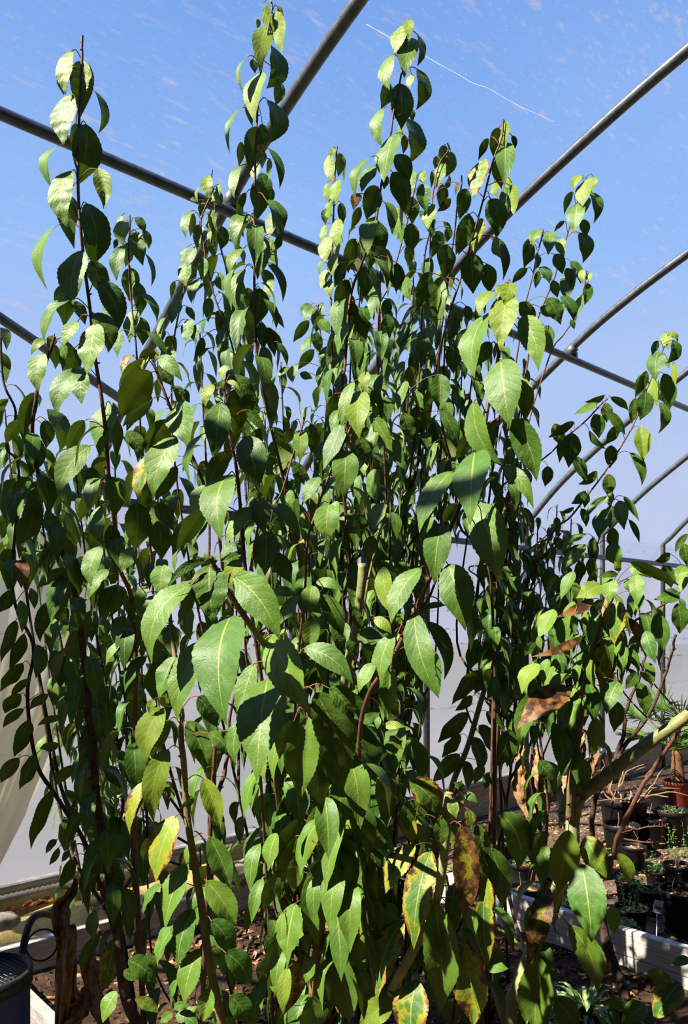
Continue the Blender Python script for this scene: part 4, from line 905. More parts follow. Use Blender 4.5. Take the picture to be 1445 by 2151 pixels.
j = p5.stem(px(C10, [(1335, 90), (1290, 260), (1200, 480), (1110, 680), (1040, 880), (980, 1080)], 1.85)+[(640, 1250, 1.9), (620, 1500, 2.0)], .009, .003)
p5.hero(1.85, C10, [(1350, 3, 1350, 138, 68, 'Gy'), (1275, 63, 1195, 345, 62, 'L', -.03), (1325, 122, 1310, 430, 138, 'Gy'), (1195, 332, 1078, 628, 95, 'L', .05), (1225, 498, 1215, 798, 152, 'G'), (1310, 415, 1360, 600, 132, 'D'), (1118, 838, 1115, 1088, 142, 'G'), (1060, 668, 955, 840, 70, 'L'), (1390, 118, 1450, 300, 72, 'D'), (1165, 820, 1150, 950, 60, 'Lb'), (1160, 140, 1090, 300, 50, 'D'), (1400, 200, 1440, 280, 60, 'Ly'), (945, 900, 960, 975, 40, 'Ly'), (870, 750, 880, 860, 60, 'Lb')])
j2 = p5.stem(px(C10, [(960, 290), (945, 360), (880, 560), (820, 760), (760, 900)], 2.1)+[(570, 1200, 2.15)], .007, .003)
p5.hero(2.1, C10, [(940, 368, 935, 575, 88, 'G'), (870, 360, 840, 470, 60, 'D'), (905, 310, 890, 390, 40, 'Gy'), (1000, 330, 1020, 520, 60, 'D'), (895, 580, 960, 720, 100, 'D')])
j3 = p5.stem([(848, 830, 2.2), (850, 920, 2.2), (830, 1000, 2.2), (790, 1150, 2.2), (760, 1300, 2.2)], .007, .003, 'cane')
p5.hero(2.15, C11, [(440, 300, 555, 510, 100, 'L', .06), (565, 435, 622, 615, 80, 'L'), (432, 618, 455, 838, 88, 'L'), (385, 540, 375, 660, 50, 'Ly'), (640, 60, 590, 245, 62, 'L'), (620, 262, 660, 460, 88, 'D', .05), (860, 250, 965, 490, 80, 'D', .08), (850, 20, 850, 255, 138, 'H'), (450, 380, 400, 510, 60, 'L'), (500, 830, 430, 1010, 90, 'L'), (430, 1040, 380, 1190, 90, 'D'), (340, 900, 350, 1060, 90, 'D'), (700, 130, 755, 240, 50, 'L'), (540, 960, 510, 1040, 70, 'L')])
p5.hero(1.75, C13, [(1190, 345, 1170, 565, 152, 'H'), (1255, 210, 1385, 480, 125, 'H', .06), (1190, 150, 1180, 335, 110, 'G'), (1215, 130, 1390, 185, 60, 'G', .08), (945, 190, 1110, 220, 60, 'G', .06), (1100, 215, 985, 400, 70, 'L'), (690, 290, 620, 360, 60, 'D'), (1330, 430, 1400, 560, 110, 'Db'), (1030, 420, 990, 480, 50, 'L')])
p5.hero(1.8, C14, [(330, 480, 520, 480, 110, 'G', .04), (370, 540, 560, 540, 60, 'D'), (180, 830, 390, 1010, 130, 'D', .1), (310, 300, 370, 440, 60, 'D'), (250, 955, 350, 1010, 90, 'G'), (350, 1010, 480, 950, 60, 'G', .05), (280, 1020, 400, 1400, 190, 'D', .08), (270, 500, 330, 600, 70, 'D')])
for q_ in (g, g2, j, j2, j3): p5.auto(q_, .45, .9, .040, .12, dens=.8)
for (x, y, d) in ((700, 1000, 2.4), (780, 960, 2.5), (820, 1060, 2.5), (740, 1080, 2.4), (650, 1150, 2.2), (600, 1250, 2.1), (720, 1230, 2.2), (790, 1200, 2.3), (690, 1330, 2.1), (760, 1400, 2.1), (620, 1420, 2.2)):
    q = p5.stem([(x, y, d), (x-4, y+180, d), (x-30, y+500, d)], .008, .003, 'darkbark', fork=True); p5.auto(q, 0, .62, .032, .12)
cut = p5.stem([(762, 1184, 1.95), (758, 1240, 1.95), (745, 1330, 1.97), (720, 1450, 2.0), (700, 1700, 2.1)], .013, .0115, 'greencane', .03, name='cut_cane')
p5.finish()
# ------------------------------------------------------------ foreground shoot with the biggest leaves
p6 = Plant('shrub', (-.09, 1.93, .05), 'nearest shrub, its arching shoot carrying the largest sunlit leaves')
f = p6.stem([(441, 1168, 1.10), (455, 1203, 1.11), (473, 1233, 1.12), (499, 1273, 1.14), (526, 1313, 1.16), (559, 1359, 1.20), (610, 1430, 1.28), (655, 1520, 1.42), (680, 1620, 1.58), (683, 1700, 1.66), (682, 1832, 1.72), (676, 1930, 1.76), (659, 2065, 1.80), (652, 2160, 1.84)], .0135, .0042, 'cane')
p6.hero(1.10, C13, [(545, 20, 572, 390, 208, 'Gp', -.02), (540, 15, 510, -60, 70, 'Gy'), (560, 10, 600, -40, 50, 'Gy'), (520, -5, 275, 165, 55, 'G', -.12), (432, 143, 180, 645, 135, 'L', -.16), (690, 92, 988, 495, 195, 'G', .13), (682, 340, 650, 1035, 285, 'F', -.02), (515, 495, 340, 1010, 128, 'L', -.06)])
p6.hero(1.18, C13, [(925, 478, 1168, 965, 225, 'F', .08), (912, 740, 840, 1385, 270, 'F', .03)])
p6.hero(1.30, C13, [(822, 645, 718, 990, 115, 'L', .03), (1140, 548, 1450, 775, 125, 'G', .10), (1160, 975, 1120, 1500, 215, 'H', -.03), (1210, 828, 1422, 1340, 235, 'D', .03), (1300, 800, 1450, 1010, 130, 'D', .1), (735, 1000, 712, 1290, 82, 'L', -.06), (880, 1180, 900, 1400, 60, 'Lyb')])
p6.hero(1.36, C13, [(1290, 1150, 1390, 1445, 135, 'D'), (1200, 1180, 1250, 1600, 150, 'D'), (1080, 1000, 985, 1250, 100, 'D', -.1), (1010, 1050, 950, 1400, 60, 'Lb'), (1100, 1400, 1130, 1660, 150, 'G')])
p6.hero(1.72, C17, [(1237, 265, 1168, 620, 105, 'Hy'), (1105, 360, 985, 700, 120, 'D', -.08), (1240, 628, 1242, 1180, 132, 'H', -.10), (1090, 470, 985, 900, 75, 'Dy', -.1), (1112, 578, 1075, 835, 95, 'Dy', -.06), (1085, 895, 1030, 1255, 150, 'L'), (968, 452, 918, 685, 92, 'L', -.02), (980, 700, 885, 955, 90, 'D', -.06), (990, 1050, 848, 1385, 80, 'D'), (1155, 1212, 985, 1635, 130, 'Do', -.03), (1330, 1188, 1425, 1659, 165, 'H', .04), (1190, 1478, 1150, 1780, 130, 'D'), (1040, 1300, 1010, 1600, 80, 'Gy'), (1190, 1230, 1150, 1400, 90, 'L'), (1020, 1480, 920, 1420, 60, 'Gy'), (900, 1100, 960, 1250, 80, 'D'), (1010, 950, 1020, 1220, 60, 'L'), (1220, 180, 1215, 250, 50, 'Ly')])
p6.hero(1.70, C18, [(190, 362, 300, 850, 140, 'H', .04), (232, 750, 335, 1300, 140, 'H', .08), (275, 255, 280, 505, 80, 'Gy', .02), (350, 500, 460, 780, 80, 'D', .08), (400, 560, 420, 690, 60, 'Dy'), (440, 640, 460, 870, 40, 'Ly'), (330, 960, 380, 1150, 80, 'Ly'), (340, 1310, 440, 1490, 80, 'D'), (345, 1500, 400, 1560, 60, 'Gy')])
p6.auto(f, .40, .55, .04, .13); p6.auto(f, .6, .97, .06, .13, dens=.6)
for (x, y, d) in ((560, 1480, 2.0), (640, 1560, 1.9), (700, 1480, 1.7), (730, 1560, 1.7), (610, 1650, 2.0), (760, 1620, 1.9)):
    q = p6.stem([(x, y, d), (x+8, y+180, d), (x+14, y+420, d)], .007, .003, 'darkbark', fork=True); p6.auto(q, 0, .9, .036, .135)
p6.finish()
# ------------------------------------------------------------ lit cane lower left of centre
p7 = Plant('shrub', (-.24, 2.12, .05), 'shrub with a bare sunlit tan cane slanting to the bottom edge left of centre')
k = p7.stem([(350, 1230, 2.02), (362, 1340, 1.98), (370, 1400, 1.96), (378, 1480, 1.92), (381, 1560, 1.9), (386, 1600, 1.9), (391, 1693, 1.9), (406, 1799, 1.9), (423, 1899, 1.9), (439, 2015, 1.9), (466, 2148, 1.92), (490, 2260, 1.98)], .0145, .005, 'cane')
p7.hero(1.87, C17, [(283, -80, 190, 385, 132, 'Gy', -.10), (135, 125, 38, 460, 78, 'Lys', -.06), (332, 342, 203, 768, 150, 'Lsy', -.03), (500, 103, 610, 425, 130, 'Hy', .06), (540, 475, 672, 800, 150, 'H', .06), (395, 650, 262, 1060, 135, 'L', -.02), (242, 778, 122, 965, 62, 'S', -.05), (522, 755, 712, 1045, 160, 'H', .06), (445, 935, 345, 1295, 128, 'L', -.04), (332, 1028, 213, 1302, 65, 'S', -.04), (552, 1005, 682, 1245, 120, 'D', .10), (478, 1188, 383, 1540, 122, 'L', -.03), (350, 1368, 308, 1565, 45, 'S'), (640, 1205, 800, 1430, 130, 'D', .10), (540, 1428, 500, 1645, 112, 'H', .03), (672, 1480, 795, 1665, 130, 'D', .06), (70, 1498, 222, 1595, 62, 'Dy', .1), (150, 480, 120, 630, 60, 'Dyb'), (440, 230, 350, 300, 40, 'D')])
p7.hero(1.88, C13, [(255, 925, 148, 1270, 142, 'Gy', -.12), (290, 1000, 180, 1230, 70, 'D', -.03), (400, 1008, 512, 1330, 150, 'H', .10), (470, 850, 590, 1050, 130, 'D', .03), (535, 1085, 680, 1250, 100, 'R', .1), (190, 870, 160, 960, 80, 'Gy'), (260, 920, 270, 830, 60, 'Gy')])
p7.hero(2.0, C16, [(810, 1040, 990, 1190, 130, 'D', .06), (860, 1290, 1000, 1370, 70, 'D', .1), (1090, 1370, 1010, 1440, 70, 'G'), (1100, 1350, 1200, 1330, 50, 'G', .1), (1110, 1390, 1260, 1480, 80, 'G', .1), (780, 1110, 890, 1160, 70, 'D'), (920, 1010, 1000, 1100, 80, 'D'), (740, 1240, 650, 1440, 90, 'L')])
k2 = p7.stem([(300, 1700, 2.4), (310, 1850, 2.4), (330, 2050, 2.35)], .006, .003); p7.auto(k2, 0, .9, .04, .13)
k3 = p7.stem([(420, 1780, 2.5), (430, 1950, 2.45)], .006, .003); p7.auto(k3, 0, .9, .04, .12)
p7.auto(k, .5, .95, .085, .12, dens=.4)
p7.finish()
# ------------------------------------------------------------ middle-right tall group
p8 = Plant('shrub', (.02, 2.85, .05), 'tall crowded shrub of dark shoots behind the middle, topped by a leaning red-stemmed shoot')
c1 = p8.stem(px(C3, [(592, 118), (585, 200), (558, 430), (500, 720), (480, 880), (425, 1160), (380, 1445)], 2.1)+px(C7, [(470, 640), (420, 780), (395, 950), (375, 1250), (355, 1440)], 2.15)+[(720, 1000, 2.3), (735, 1200, 2.4), (740, 1500, 2.6)], .014, .003)
p8.hero(2.1, C3, [(600, 125, 602, 268, 62, 'Gyp'), (562, 158, 508, 345, 82, 'Lyp'), (605, 240, 568, 495, 116, 'G', .02), (655, 222, 650, 420, 46, 'R', .1), (498, 345, 478, 572, 72, 'L', -.10), (650, 435, 643, 695, 72, 'R', .16), (470, 520, 420, 690, 75, 'Db'), (545, 528, 550, 822, 132, 'D'), (615, 470, 605, 560, 62, 'Lyb'), (438, 685, 432, 930, 72, 'L', -.14), (600, 680, 618, 775, 62, 'Db'), (590, 750, 598, 1035, 92, 'R', .16), (540, 785, 565, 870, 90, 'Lyb'), (572, 855, 562, 975, 45, 'Dk'), (495, 855, 440, 1155, 132, 'L', .03), (505, 985, 600, 1155, 122, 'D', .1), (368, 988, 263, 1258, 46, 'S', -.12), (380, 1050, 300, 1215, 95, 'L'), (495, 1088, 562, 1345, 112, 'D', .08), (400, 1178, 330, 1392, 112, 'D', -.05), (285, 1225, 248, 1335, 60, 'Go'), (290, 1310, 232, 1450, 52, 'D'), (450, 1100, 440, 1200, 60, 'D')])
p8.hero(2.15, C7, [(565, 338, 612, 575, 108, 'D'), (440, 458, 395, 675, 82, 'D', -.10), (505, 635, 500, 835, 102, 'D'), (400, 718, 308, 905, 85, 'D', -.04), (365, 608, 308, 765, 62, 'D'), (555, 565, 640, 780, 42, 'R', .12), (705, 612, 698, 795, 98, 'D'), (645, 838, 630, 965, 85, 'D'), (540, 420, 530, 660, 90, 'Db'), (640, 930, 660, 1080, 70, 'D'), (430, 860, 420, 1000, 60, 'D'), (380, 990, 330, 1190, 75, 'L'), (440, 1110, 470, 1290, 80, 'H'), (345, 1190, 300, 1390, 70, 'L'), (450, 930, 510, 1100, 90, 'D')])
c2 = p8.stem(px(C3, [(145, 925), (138, 1000), (130, 1130), (122, 1380)], 2.6)+px(C7, [(300, 330), (295, 550), (285, 780), (290, 940)], 2.6)+[(700, 800, 2.7), (715, 1100, 2.8), (730, 1400, 2.9)], .009, .003)
p8.hero(2.6, C3, [(92, 978, 122, 1165, 62, 'Ly'), (165, 968, 150, 1118, 58, 'Dy'), (195, 1050, 188, 1155, 22, 'S', .1), (150, 1138, 148, 1298, 68, 'Ly'), (80, 1158, 92, 1285, 42, 'Ly'), (92, 1268, 100, 1405, 52, 'L'), (172, 1283, 182, 1425, 52, 'D'), (120, 935, 105, 1000, 36, 'Gy'), (55, 1330, 70, 1420, 40, 'D')])
p8.hero(2.6, C7, [(325, 333, 322, 515, 78, 'Ly'), (250, 368, 232, 485, 38, 'Ly'), (260, 442, 245, 615, 72, 'Ly'), (312, 558, 300, 695, 72, 'Ly'), (262, 645, 222, 775, 62, 'Ly'), (225, 590, 215, 690, 25, 'L'), (270, 720, 290, 830, 60, 'Gy'), (350, 440, 330, 580, 60, 'Lb')])
c3 = p8.stem(px(C7, [(205, 870), (205, 930), (225, 1100), (240, 1300), (250, 1420)], 2.9)+[(700, 950, 3.0), (715, 1200, 3.0)], .008, .003)
p8.hero(2.9, C7, [(165, 872, 95, 945, 40, 'L', -.1), (185, 885, 115, 975, 60, 'L'), (240, 870, 220, 940, 55, 'L'), (148, 975, 48, 1112, 58, 'D', -.06), (190, 905, 190, 1050, 90, 'D'), (205, 965, 280, 1060, 82, 'L'), (175, 1072, 88, 1195, 52, 'L'), (180, 1158, 78, 1285, 58, 'D', -.06), (190, 1050, 215, 1180, 90, 'D'), (60, 1250, 45, 1370, 62, 'L'), (30, 1270, -60, 1330, 40, 'L'), (90, 1310, 170, 1340, 50, 'D')])
c4 = p8.stem(px(C7, [(830, 45), (815, 140), (780, 300), (720, 530), (650, 760), (590, 900), (580, 1250)], 2.45)+[(800, 850, 2.6), (810, 1100, 2.7), (780, 1400, 2.8)], .010, .003)
p8.hero(2.42, C7, [(865, 28, 880, 112, 48, 'Ly'), (870, 112, 892, 295, 92, 'H'), (800, 358, 792, 555, 98, 'D'), (710, 250, 740, 490, 80, 'L'), (800, 190, 800, 370, 90, 'D'), (925, 238, 900, 400, 82, 'Ly'), (845, 280, 930, 470, 55, 'D', .1), (1045, 205, 958, 285, 45, 'Dk'), (960, 420, 920, 580, 60, 'D'), (780, 500, 770, 630, 70, 'Dy'), (760, 700, 790, 850, 60, 'L'), (800, 30, 790, 180, 60, 'L')])
c5 = p8.stem(px(C3, [(842, 905), (850, 950), (790, 1040), (750, 1230), (735, 1445)], 2.65)+[(890, 560, 2.7), (880, 800, 2.8), (850, 1100, 2.9)], .009, .003)
p8.hero(2.65, C3, [(820, 918, 812, 1055, 68, 'Dy'), (862, 958, 828, 1122, 62, 'Dy', .10), (800, 1040, 782, 1195, 78, 'L'), (815, 1168, 790, 1310, 58, 'D'), (775, 988, 762, 1070, 40, 'D'), (745, 1080, 740, 1190, 26, 'D'), (855, 1110, 800, 1190, 40, 'R', .15), (905, 1155, 890, 1240, 26, 'Gk')])
c6 = p8.stem(px(C3, [(932, 1110), (930, 1180), (905, 1300), (890, 1445)], 2.7)+[(940, 600, 2.8), (900, 900, 2.9)], .007, .003)
p8.hero(2.6, C7, [(1010, 130, 985, 230, 50, 'D'), (1000, 350, 1050, 400, 30, 'D'), (1030, 380, 1020, 480, 60, 'D'), (1165, 300, 1075, 560, 85, 'Db')])
for q_, ds in ((c1, .9), (c2, .6), (c3, .9), (c4, .9), (c5, .8), (c6, .8)): p8.auto(q_, .14, .86, .036, .125, dens=ds)
for (x, y, d) in ((760, 480, 2.8), (905, 470, 2.9), (870, 540, 3.0), (940, 560, 2.8), (800, 640, 3.0), (900, 650, 3.1), (850, 760, 3.2), (690, 720, 3.0), (760, 800, 3.1), (940, 740, 3.0), (820, 880, 3.3), (900, 860, 3.3), (700, 880, 3.2), (760, 930, 3.4), (850, 980, 3.4), (930, 950, 3.3), (800, 560, 2.8), (740, 650, 2.8), (720, 1020, 3.3), (880, 1060, 3.3)):
    q = p8.stem([(x, y, d), (x-6, y+170, d), (x-25, y+480, d)], .008, .003, 'darkbark', fork=True); p8.auto(q, 0, .8, .030, .115)
for (x, y, d) in ((720, 1180, 2.7), (770, 1240, 2.7), (820, 1200, 2.8), (860, 1260, 2.8), (800, 1350, 2.7), (850, 1420, 2.7), (740, 1380, 2.6), (700, 1120, 2.9), (840, 1120, 3.1)):
    q = p8.stem([(x, y, d), (x-4, y+150, d), (x-20, y+330, d)], .007, .003, 'darkbark', fork=True); p8.auto(q, 0, .9, .026, .115)
p8.finish()
# ------------------------------------------------------------ red-stemmed right group
p9 = Plant('shrub', (.55, 2.78, .05), 'shrub right of the middle with several slender tips against the sky beside the curving pipe')
d1 = p9.stem(px(C3, [(1195, 755), (1185, 870), (1130, 1020), (1072, 1250), (1020, 1440)], 2.2)+px(C7, [(1150, 560), (1090, 760), (1040, 920)], 2.25)+[(922, 760, 2.4), (930, 900, 2.5), (965, 1020, 2.6), (1030, 1220, 2.7)], .012, .003)
p9.hero(2.2, C3, [(1205, 778, 1212, 935, 64, 'Ly'), (1168, 808, 1140, 1015, 76, 'D', -.08), (1250, 858, 1268, 945, 32, 'D', .1), (1102, 878, 1038, 1015, 46, 'D', -.08), (1205, 905, 1200, 1180, 108, 'G', .03), (1145, 1018, 1185, 1195, 75, 'Dys'), (1065, 1008, 1008, 1255, 98, 'Lsp', .03), (965, 1195, 920, 1392, 92, 'D', -.05), (1140, 1145, 1160, 1245, 75, 'Lyb'), (1120, 1258, 1160, 1448, 122, 'D', .10), (1240, 1175, 1262, 1365, 62, 'Ly', .1), (1225, 1120, 1245, 1200, 60, 'Lyb'), (1200, 1180, 1230, 1330, 80, 'Lb')])
p9.hero(2.25, C7, [(1292, 205, 1330, 455, 125, 'D', .08), (1215, 335, 1200, 555, 112, 'Ls'), (1288, 435, 1372, 722, 50, 'R', .14), (1022, 492, 1002, 718, 116, 'D'), (1172, 545, 1185, 805, 162, 'D'), (1165, 305, 1090, 560, 85, 'D', .03), (1272, 615, 1290, 805, 95, 'D'), (900, 665, 828, 912, 92, 'D', .02), (975, 700, 958, 1035, 112, 'H'), (1060, 905, 1010, 1115, 130, 'R'), (905, 1020, 880, 1215, 95, 'G'), (740, 985, 715, 1140, 95, 'L'), (800, 970, 720, 1200, 60, 'L'), (1140, 880, 1160, 980, 60, 'D'), (1320, 450, 1360, 580, 70, 'L'), (740, 1230, 690, 1380, 60, 'L'), (760, 1360, 700, 1445, 80, 'L'), (1060, 1130, 1060, 1310, 90, 'D'), (1100, 1230, 1130, 1350, 40, 'D', .1)])
i1 = p9.stem(px(C4, [(800, 65), (745, 215), (690, 400), (660, 500), (600, 700), (540, 850), (490, 980)], 2.95)+[(1110, 750, 3.0), (1080, 950, 3.0), (1055, 1200, 3.0)], .010, .0035)
p9.hero(2.93, C4, [(778, 55, 722, 155, 42, 'Ly', -.15), (812, 75, 780, 255, 82, 'Ly'), (850, 65, 835, 160, 48, 'Gy'), (715, 160, 663, 305, 42, 'D', -.12), (825, 162, 848, 358, 55, 'R', .16), (820, 200, 788, 302, 32, 'L'), (745, 232, 725, 430, 102, 'G'), (665, 345, 598, 415, 26, 'D', -.1), (770, 338, 800, 445, 55, 'D', .08), (757, 418, 778, 610, 72, 'R', .14)])
i2 = p9.stem(px(C4, [(532, 395), (515, 470), (490, 560), (460, 700), (420, 860)], 2.8)+[(1095, 690, 2.85), (1066, 900, 2.9), (1045, 1200, 2.9)], .009, .003)
p9.hero(2.78, C4, [(515, 398, 463, 505, 58, 'L', -.1), (450, 458, 398, 545, 30, 'D', -.1), (470, 498, 408, 642, 78, 'D', -.1), (568, 412, 560, 560, 78, 'G', .05), (490, 545, 478, 652, 76, 'R'), (600, 555, 652, 682, 82, 'D', .05), (640, 455, 662, 575, 62, 'Gy'), (430, 645, 330, 745, 48, 'D', -.1), (505, 638, 568, 742, 62, 'L', .1), (680, 640, 700, 760, 95, 'D'), (720, 640, 690, 860, 80, 'L'), (590, 720, 620, 830, 70, 'Dy'), (500, 660, 480, 770, 40, 'D'), (560, 830, 640, 1000, 90, 'D'), (660, 850, 640, 980, 75, 'L'), (510, 890, 600, 960, 60, 'D', .1), (640, 820, 720, 980, 60, 'R', .1)])
i3 = p9.stem(px(C4, [(800, 655), (785, 800), (735, 950), (660, 1060)], 2.95)+[(1150, 760, 3.0), (1090, 1000, 3.0)], .008, .003)
p9.hero(2.92, C4, [(770, 652, 780, 745, 42, 'Gy'), (820, 670, 812, 735, 36, 'Ly', .1), (812, 738, 790, 875, 58, 'D', .05), (765, 810, 735, 980, 62, 'L'), (700, 600, 765, 742, 52, 'D', .1), (700, 970, 725, 1030, 30, 'D'), (540, 1010, 590, 1160, 80, 'L')])
for q_ in (d1, i1, i2, i3): p9.auto(q_, .3, .66, .036, .115)
for (x, y, d) in ((1000, 640, 3.0), (1060, 700, 3.0), (1100, 760, 3.1), (1040, 850, 3.2), (1090, 900, 3.3), (1000, 900, 3.2), (970, 780, 3.0), (1070, 1000, 3.4)):
    q = p9.stem([(x, y, d), (x-8, y+150, d), (x-40, y+450, d)], .008, .003, 'darkbark', fork=True); p9.auto(q, 0, .34, .030, .11)
p9.finish()
# ------------------------------------------------------------ broad-leaved bright shoot
p10 = Plant('shrub', (.10, 1.92, .05), 'shrub with a bright broad-leaved red shoot right of centre and a sawn-off pale cane')
e = p10.stem(px(C4, [(300, 735), (275, 900), (247, 1200)], 1.45)+[(1032, 815, 1.44), (1025, 850, 1.43), (1012, 926, 1.42), (985, 1010, 1.42), (962, 1072, 1.42), (939, 1126, 1.43), (902, 1217, 1.45), (872, 1283, 1.47), (836, 1360, 1.5), (813, 1400, 1.53), (773, 1462, 1.58), (755, 1560, 1.65), (760, 1750, 1.75)], .011, .0042)
p10.hero(1.44, C4, [(285, 748, 228, 838, 76, 'Gyp'), (325, 732, 285, 890, 95, 'Gyp'), (210, 788, 125, 945, 78, 'Ly', -.10), (295, 808, 258, 1168, 162, 'Gyp', .02), (175, 933, 97, 1340, 130, 'L', -.08), (378, 963, 500, 1295, 145, 'G', .14), (205, 1115, 108, 1265, 102, 'D', -.08), (372, 868, 482, 985, 105, 'D', .1), (262, 1222, 320, 1650, 208, 'G', .03), (380, 1040, 440, 1110, 70, 'Lb')])
p10.hero(1.42, C8, [(382, 45, 410, 325, 112, 'Hy', .08), (332, 305, 488, 695, 178, 'H', .10), (270, 600, 468, 870, 82, 'G', .08)])
p10.hero(1.41, C11, [(1073, 185, 1248, 592, 125, 'L', -.10), (1045, 408, 955, 560, 92, 'Db', -.05), (1078, 508, 1046, 978, 210, 'F', .05), (935, 632, 725, 1025, 122, 'L', -.06), (960, 838, 870, 965, 92, 'Db', -.06), (868, 958, 820, 1345, 152, 'G', -.02)])
p10.hero(1.46, C11, [(1090, 840, 1232, 1340, 212, 'G', .06)])
p10.hero(1.44, C14, [(905, 15, 1015, 435, 192, 'G', .05), (735, 38, 545, 395, 112, 'L', -.06), (495, 30, 555, 340, 100, 'Lyb'), (450, 80, 500, 260, 52, 'Db'), (695, 318, 850, 865, 152, 'G', -.06), (775, 540, 850, 840, 105, 'Lb', .05), (562, 458, 490, 795, 112, 'L', -.08), (435, 358, 552, 460, 65, 'Gy', .08), (440, 640, 342, 828, 82, 'L'), (545, 665, 518, 1005, 118, 'H'), (880, 275, 720, 312, 36, 'G', .08), (1030, 200, 1045, 570, 85, 'Rb'), (772, 380, 880, 750, 85, 'R', .14), (590, 450, 560, 520, 50, 'Ly'), (500, 1040, 640, 1045, 50, 'Gy', .04), (540, 1100, 620, 1190, 90, 'Lys'), (470, 980, 460, 1060, 70, 'L')])
p10.auto(e, .45, .95, .045, .14, dens=.8)
r = p10.stem([(943, 1668, 1.72), (938, 1720, 1.72), (934, 1766, 1.72), (924, 1850, 1.73), (905, 1920, 1.75), (866, 1999, 1.8), (813, 2098, 1.86), (790, 2160, 1.9)], .0135, .0115, 'palecane', .03, name='sawn_cane')
mb = MB(); tq = P(943, 1667, 1.72); tube(mb, [tq+V3((0, 0, -.001)), tq+V3((.0008, 0, .0035))], .0112, .010, seg=14, bumpy=.06); mb.build('cut_end', M['cutwood'], p10.objs[-1])
p10.hero(1.70, C18, [(798, 558, 690, 1190, 172, 'Gs', -.03), (700, 528, 512, 835, 115, 'Lsy', -.05), (625, 1005, 460, 1510, 155, 'Ls', -.06), (822, 888, 860, 1580, 225, 'H', .03), (710, 1380, 690, 1800, 205, 'Gs'), (558, 1508, 340, 1700, 140, 'Gy', -.05), (985, 400, 1005, 1015, 150, 'Do', .03), (1085, 395, 1130, 705, 105, 'Ds', .05), (1060, 590, 1060, 915, 65, 'Lsy'), (1130, 718, 1172, 970, 85, 'Lsy', .05), (1135, 830, 1160, 1305, 142, 'Hs'), (1000, 1130, 1065, 1680, 230, 'Hs', .04), (1175, 545, 1250, 935, 132, 'D', .05), (610, 295, 682, 525, 112, 'Hsy'), (660, 245, 650, 435, 85, 'D'), (710, 345, 748, 530, 62, 'Ly'), (665, 120, 862, 345, 150, 'Ds', .08), (560, 80, 490, 395, 112, 'D'), (930, 230, 960, 360, 70, 'Gs'), (1030, 300, 1040, 430, 70, 'Ds'), (860, 350, 850, 550, 85, 'D'), (1140, 1290, 1290, 1310, 100, 'G'), (1060, 930, 1080, 1110, 70, 'L'), (900, 900, 970, 1000, 60, 'D'), (930, 640, 940, 700, 40, 'G'), (880, 1060, 920, 1300, 120, 'D'), (510, 60, 480, 330, 130, 'D'), (330, 130, 345, 250, 30, 'L'), (430, 350, 500, 560, 110, 'D'), (520, 900, 600, 1010, 90, 'D')])
q = p10.stem([(950, 1680, 1.75), (960, 1655, 1.75), (970, 1640, 1.75)], .002, .003, to_base=False); p10.hero(1.74, C18, [(1000, 180, 940, 130, 50, 'G'), (1005, 200, 1095, 260, 50, 'G'), (985, 215, 935, 330, 65, 'Gs')])
for (x, y, d) in ((880, 1560, 1.95), (840, 1480, 1.9), (800, 1600, 1.95), (960, 1750, 1.9), (1010, 1800, 1.95), (860, 1700, 2.0)):
    q = p10.stem([(x, y, d), (x-4, y+170, d), (x-20, y+430, d)], .007, .003, 'darkbark', fork=True); p10.auto(q, 0, .9, .036, .14)
p10.finish()
# ------------------------------------------------------------ dark shrub in shade, right of the middle
p11 = Plant('shrub', (.27, 3.02, .05), 'shaded dark shrub with straight slanting cane in front of the milky wall')
s1 = p11.stem(px(C14, [(1360, 0), (1340, 130), (1270, 380), (1200, 590), (1100, 930), (1030, 1170), (940, 1390)], 2.95)+[(925, 1740, 2.95), (895, 1900, 2.95)], .015, .008, 'greencane')
p11.hero(2.92, C14, [(1105, 690, 930, 905, 92, 'R', -.10), (1060, 850, 950, 945, 85, 'R'), (1030, 955, 840, 1145, 92, 'R', -.06), (985, 1093, 868, 1240, 82, 'R', -.08), (980, 1218, 808, 1400, 100, 'R', -.08), (1235, 690, 1330, 840, 62, 'R', .14), (1275, 530, 1330, 740, 85, 'R', .12), (1225, 590, 1150, 880, 105, 'R'), (1230, 760, 1270, 980, 105, 'R', .05), (1150, 945, 1265, 1080, 85, 'R', .1), (1100, 1035, 1185, 1225, 105, 'R', .08), (1060, 1110, 1110, 1350, 125, 'R'), (1210, 378, 1120, 590, 125, 'R'), (1090, 490, 1035, 690, 105, 'R'), (1160, 610, 1070, 840, 110, 'R'), (1240, 180, 1100, 450, 110, 'R', -.06), (1290, 270, 1290, 480, 110, 'R'), (1010, 1260, 1030, 1440, 110, 'R'), (1180, 1330, 1140, 1440, 100, 'G'), (1300, 1060, 1190, 1300, 130, 'D', .05), (1130, 1290, 1070, 1410, 60, 'Gy'), (1290, 610, 1280, 690, 50, 'G'), (1270, 730, 1240, 780, 50, 'G')])
s2_ = p11.stem([(1178, 1120, 3.1), (1150, 1160, 3.1), (1110, 1220, 3.1), (1085, 1350, 3.05), (1080, 1500, 3.0), (1070, 1640, 3.0), (1040, 1800, 3.0)], .010, .004, 'darkbark'); p11.auto(s2_, 0, .5, .028, .115)
for (x, y, d) in ((1015, 1060, 3.3), (1040, 1080, 3.3), (1090, 1070, 3.4), (1130, 1090, 3.4), (1170, 1060, 3.4), (1060, 1140, 3.2), (1110, 1160, 3.2), (1150, 1180, 3.2), (1010, 1130, 3.3), (1200, 1090, 3.4), (1080, 1240, 3.1), (1140, 1140, 3.3)):
    q = p11.stem([(x, y, d), (x-6, y+120, d), (x-30, y+360, d)], .008, .003, 'darkbark', fork=True); p11.auto(q, 0, .38, .024, .10)
